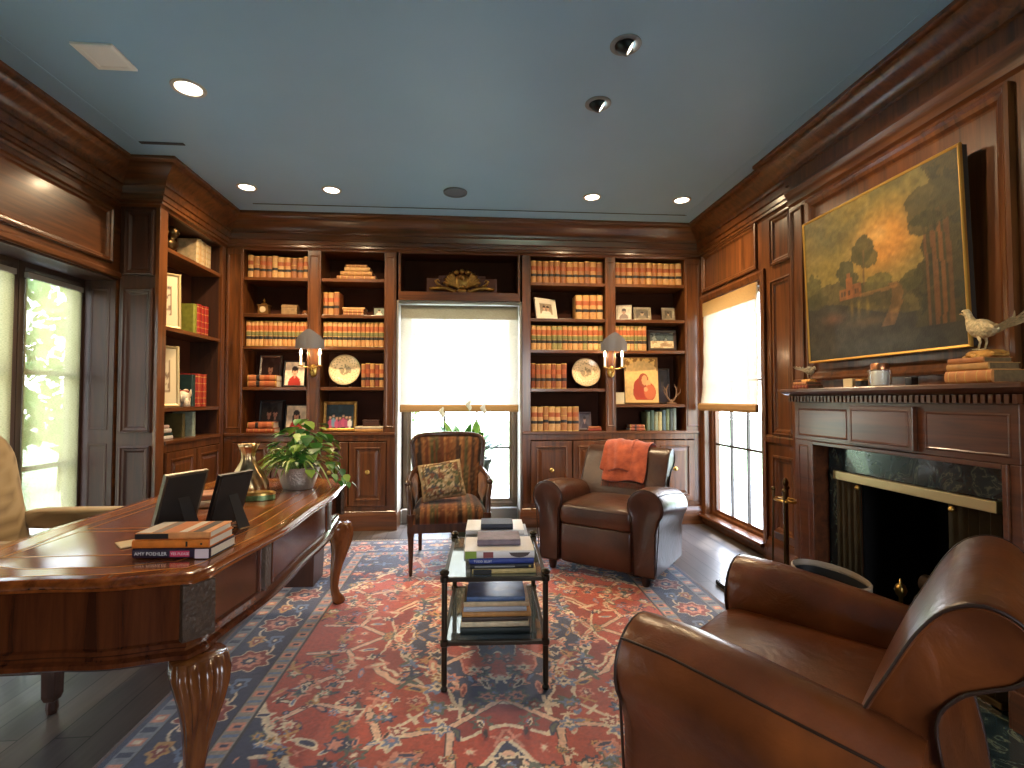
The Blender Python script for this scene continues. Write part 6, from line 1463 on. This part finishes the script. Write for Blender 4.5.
def heart(mb, p, az, tilt, s_, m=0):
    R = Matrix.Translation(p) @ RZ_(az) @ RY(tilt); out = [(0,0,0),(.10,.42,.05),(.35,.52,.07),(.7,.3,.04),(1.05,0,-.1),(.7,-.3,.04),(.35,-.52,.07),(.10,-.42,.05)]
    mid = [(0,0,0),(.35,0,-.02),(.7,0,-.03),(1.05,0,-.1)]
    vs = [tuple(R @ Vector((x*s_,y*s_,z*s_))) for x,y,z in out+mid[1:3]]
    mb.add(vs, [(0,8,2,1),(8,9,3,2),(9,4,3),(0,7,6,8),(8,6,5,9),(9,5,4)], m)
def leafm(name, col, var=.25):
    m = mat(name, srgb(*col), .4, var=var, vscale=12); b = m.node_tree.nodes['Principled BSDF']; b.inputs['Subsurface Weight'].default_value = 0; return m
LG1, LG2, LG3, LV1, LV2 = leafm('leaf_green',(84,140,52)), leafm('leaf_deep',(58,110,44)), leafm('leaf_lime',(156,186,76)), leafm('leaf_cream',(222,222,150)), leafm('leaf_stripe',(126,166,74))
t = empty('potted_houseplant', (-.965,2.985,DZ), 0, 'leafy variegated houseplant in a hammered silver bowl on the desk', 'potted plant')
MB().lathe([(.001,0),(.078,0),(.082,.006),(.098,.05),(.112,.105),(.118,.122),(.113,.122),(.104,.10),(.001,.095)], n=48).build('silver_bowl', mat('hammered_silver', srgb(206,200,190), .34, .85, bump=.6, bscale=110), t, smooth=50)
MB().lathe([(.001,.104),(.104,.102)], n=32).build('soil', mat('soil_dark', srgb(38,28,22), .95, bump=.8), t)
rp = random.Random(12); mb = MB()
for k in range(90):
    az = rp.uniform(0,2*PI); az = az if rp.random() < .45 else rp.gauss(PI*1.02,.75)
    blade(mb, (rp.uniform(-.05,.05)-.02,rp.uniform(-.05,.05),.10), az, rp.uniform(.25,.40), rp.uniform(.009,.014), rp.uniform(.7,1.3), rp.uniform(.6,1.0), (0,1) if rp.random() < .7 else (1,2))
mb.build('variegated_leaves', [LV1, LV2, LG3], t, smooth=True, recalc=False)
mb = MB()
for k in range(120):
    a = rp.uniform(0,2*PI); r_ = rp.uniform(.02,.15); zz = .16+rp.uniform(0,.24)*(1-(r_/.2)**2)
    heart(mb, (.035+r_*math.cos(a)*1.05, r_*math.sin(a), zz), a+rp.uniform(-.7,.7), rp.uniform(.1,.95), rp.uniform(.045,.072), rp.choice((0,0,1,2)))
for k in range(26):      # trailing stems to the right
    a = rp.gauss(.0,.6); r_ = rp.uniform(.13,.26); heart(mb, (.04+r_*math.cos(a), r_*math.sin(a), .20-1.3*(r_-.1)**1.2-rp.uniform(0,.06)), a+rp.uniform(-.5,.5), rp.uniform(.7,1.4), rp.uniform(.035,.055), rp.choice((0,1,2)))
mb.build('green_leaves', [LG1, LG2, LG3], t, smooth=True, recalc=False)
mb = MB()
for az,L,up in ((.15,.34,.9),(-.2,.30,.75),(.5,.32,1.0),(-.5,.27,.7)): blade(mb, (.03,0,.12), az, L, .008, up, 1.05, (0,1))
mb.build('long_pale_leaves', [leafm('leaf_silver',(176,186,160)), leafm('leaf_silver_edge',(130,150,120))], t, smooth=True, recalc=False)
st = MB()
for k in range(18):
    a = rp.uniform(0,2*PI); st.tube([(.02*math.cos(a),.02*math.sin(a),.10),(.06*math.cos(a)+.02,.06*math.sin(a),.2),(.11*math.cos(a)+.03,.11*math.sin(a),.235)], .0025, n=5)
st.build('stems', LG2, t, smooth=True)

# ================================================================== planter with peace lily in the window
t = empty('window_planter', (-.03,4.945,.0), 0, 'tall dark green planter with a flowering peace lily, behind the striped armchair', 'potted plant')
MB().lathe([(.001,0),(.15,0),(.155,.01),(.165,.05),(.205,.55),(.225,.66),(.24,.68),(.24,.715),(.222,.715),(.21,.69),(.001,.67)], n=48).build('planter_pot', mat('pot_dark_green', srgb(38,58,46), .35, coat=.3, var=.2), t, smooth=40)
MB().lathe([(.001,.682),(.212,.680)], n=32).build('soil', MATS['soil_dark'], t)
def lily(mb, p, az, L, w_, up, droop, m):
    dx, dy = math.cos(az), math.sin(az); sx_, sy_ = -dy, dx; vs = []; n_ = 9
    for i in range(n_+1):
        s = i/n_; r_ = L*s*math.cos(up); z = L*(s*math.sin(up)-droop*s**2.4); ww = .004 if s < .38 else w_*math.sin(PI*((s-.38)/.62)**.75)+.0012
        for k,h_ in ((-1,.3),(0,0),(1,.3)): vs.append((p[0]+dx*r_+sx_*ww*k, p[1]+dy*r_+sy_*ww*k, p[2]+z+ww*h_))
    b0 = len(mb.V); mb.V += vs
    for i in range(n_):
        for k in range(2): mb.F.append((b0+i*3+k,b0+i*3+k+1,b0+i*3+k+4,b0+i*3+k+3)); mb.M.append(m)
mb = MB()
for k in range(64):
    az = rp.uniform(0,2*PI); a2 = az
    lily(mb, (rp.uniform(-.1,.1),rp.uniform(-.06,.06),.67), az, rp.uniform(.36,.56), rp.uniform(.03,.048), rp.uniform(.55,1.2), rp.uniform(.08,.32), rp.choice((0,0,1)))
mb.build('lily_leaves', [LG1, LG2], t, smooth=True, recalc=False)
for x,y,h_ in ((-.24,.02,.50),(.02,.0,.58),(.16,-.04,.54)):
    s = MB().tube([(x*.3,y,.68),(x*.7,y,.68+h_*.55),(x,y,.68+h_*.86)], .004, n=6).build('flower_stem', LG3, t, smooth=True)
    f = MB(); secs = [[(x+dx+.026*k*math.sin(PI*i/8)**.8, y+.012*abs(k)-.01, .68+h_*.84+.11*i/8) for k in (-1,-.5,0,.5,1)] for i,dx in ((j,.01*math.sin(j)) for j in range(9))]
    f.loft(secs, caps=False, closed=False); fl = f.build('white_spathe', mat('spathe_white', srgb(236,236,224), .5), s, smooth=True, recalc=False)

# ================================================================== books on the two-tier table
TZ = .012+.4865
cream, blk, navy, bluec, wht, grey = cmat('cream_cloth',(222,200,160)), cmat('jet_cloth',(30,30,32)), cmat('navy_cloth',(26,34,54)), cmat('blue_jacket',(48,66,138)), cmat('white_jacket',(230,234,240), .25, .03), cmat('grey_jacket',(172,178,186), .3, .05)
yb = cmat('ochre_cloth',(206,176,110))
nm = ['ochre spined book at the bottom of the front stack on the two-tier table','black spined book second from the bottom of the front table stack','blue spined book with white title in the front table stack','cream pictorial book with a green corner in the front table stack','mauve grey book lying on top of the front table stack']
BT = lying(.145,2.305,TZ,[(.285,.021,.22,yb,'none',.01),(.285,.021,.225,blk,'none',.0),(.29,.024,.23,bluec,'none',-.002),(.315,.034,.235,cmat('pictorial_cream',(228,222,214),.3,.04),'none',-.012),(.20,.028,.15,cmat('mauve_grey',(120,104,112)),'none',-.01)],'','',rz=-.03,group='books in the front stack on the table top',names=nm)
o = BT[4]; o.location.y += .075
spine_text(BT[2],'TODD SELBY',.014,.02,LWH,.024)
MB().box(-.0095,-.0022,.004,.0095,-.0014,.085).build('spine_patch', LBK, BT[0])
MB().box(-.003,-.0022,.02,.003,-.0014,.20).build('spine_patch', mat('grey_print', srgb(150,150,146), .6), BT[1]); MB().box(-.005,-.0022,.262,.005,-.0014,.272).build('spine_patch', LGD, BT[1])
MB().box(-.0155,-.0042,.004,.0155,-.0034,.055).build('green_patch', mat('print_green', srgb(132,158,52), .5), BT[3])
MB().box(-.012,-.0042,.085,.0135,-.0034,.13).build('maroon_patch', mat('print_maroon', srgb(132,60,58), .5), BT[3])
MB().prism([(-.009,.20),(-.009,.295),(.004,.285),(.011,.265),(.013,.247),(.011,.23),(.004,.21)], 'y', -.0042,-.0034).build('bowl_print', mat('print_bowl', srgb(74,60,54), .5), BT[3])
nm2 = ['large white book at the bottom of the rear table stack','pale grey book in the middle of the rear table stack','tan edged white book near the top of the rear table stack','small navy book on top of the rear table stack']
lying(.135,2.635,TZ,[(.33,.045,.24,wht,'none'),(.32,.038,.235,grey,'none',.004),(.30,.026,.23,cmat('tan_white',(232,230,226), .3, .04),'none',-.006),(.165,.03,.13,navy,'none',.004)],'','',rz=-.04,group='books in the rear stack on the table top',names=nm2)
LZ = .012+.2115
nm3 = ['black green book at the bottom of the lower shelf stack','cream book second from bottom of the lower shelf stack','dark brown book third from bottom of the lower shelf stack','gold spined book in the middle of the lower shelf stack','grey book above the gold one on the lower shelf','cream book just under the blue one on the lower shelf','glossy sky blue book topping the lower shelf stack']
lying(.115,2.33,LZ,[(.315,.028,.23,cmat('black_green',(38,44,38)),'none'),(.305,.024,.225,cream,'none'),(.30,.020,.225,cmat('dark_brown',(70,56,46)),'none'),(.31,.022,.22,cmat('gold_cloth',(190,136,72)),'none',.008),(.285,.022,.22,grey,'none'),(.295,.022,.22,cmat('cream_b',(206,180,138)),'none',.006),(.265,.022,.21,cmat('sky_jacket',(64,96,138), .12),'none',.004)],'','',rz=-.04,group='books on the lower shelf of the table',names=nm3)
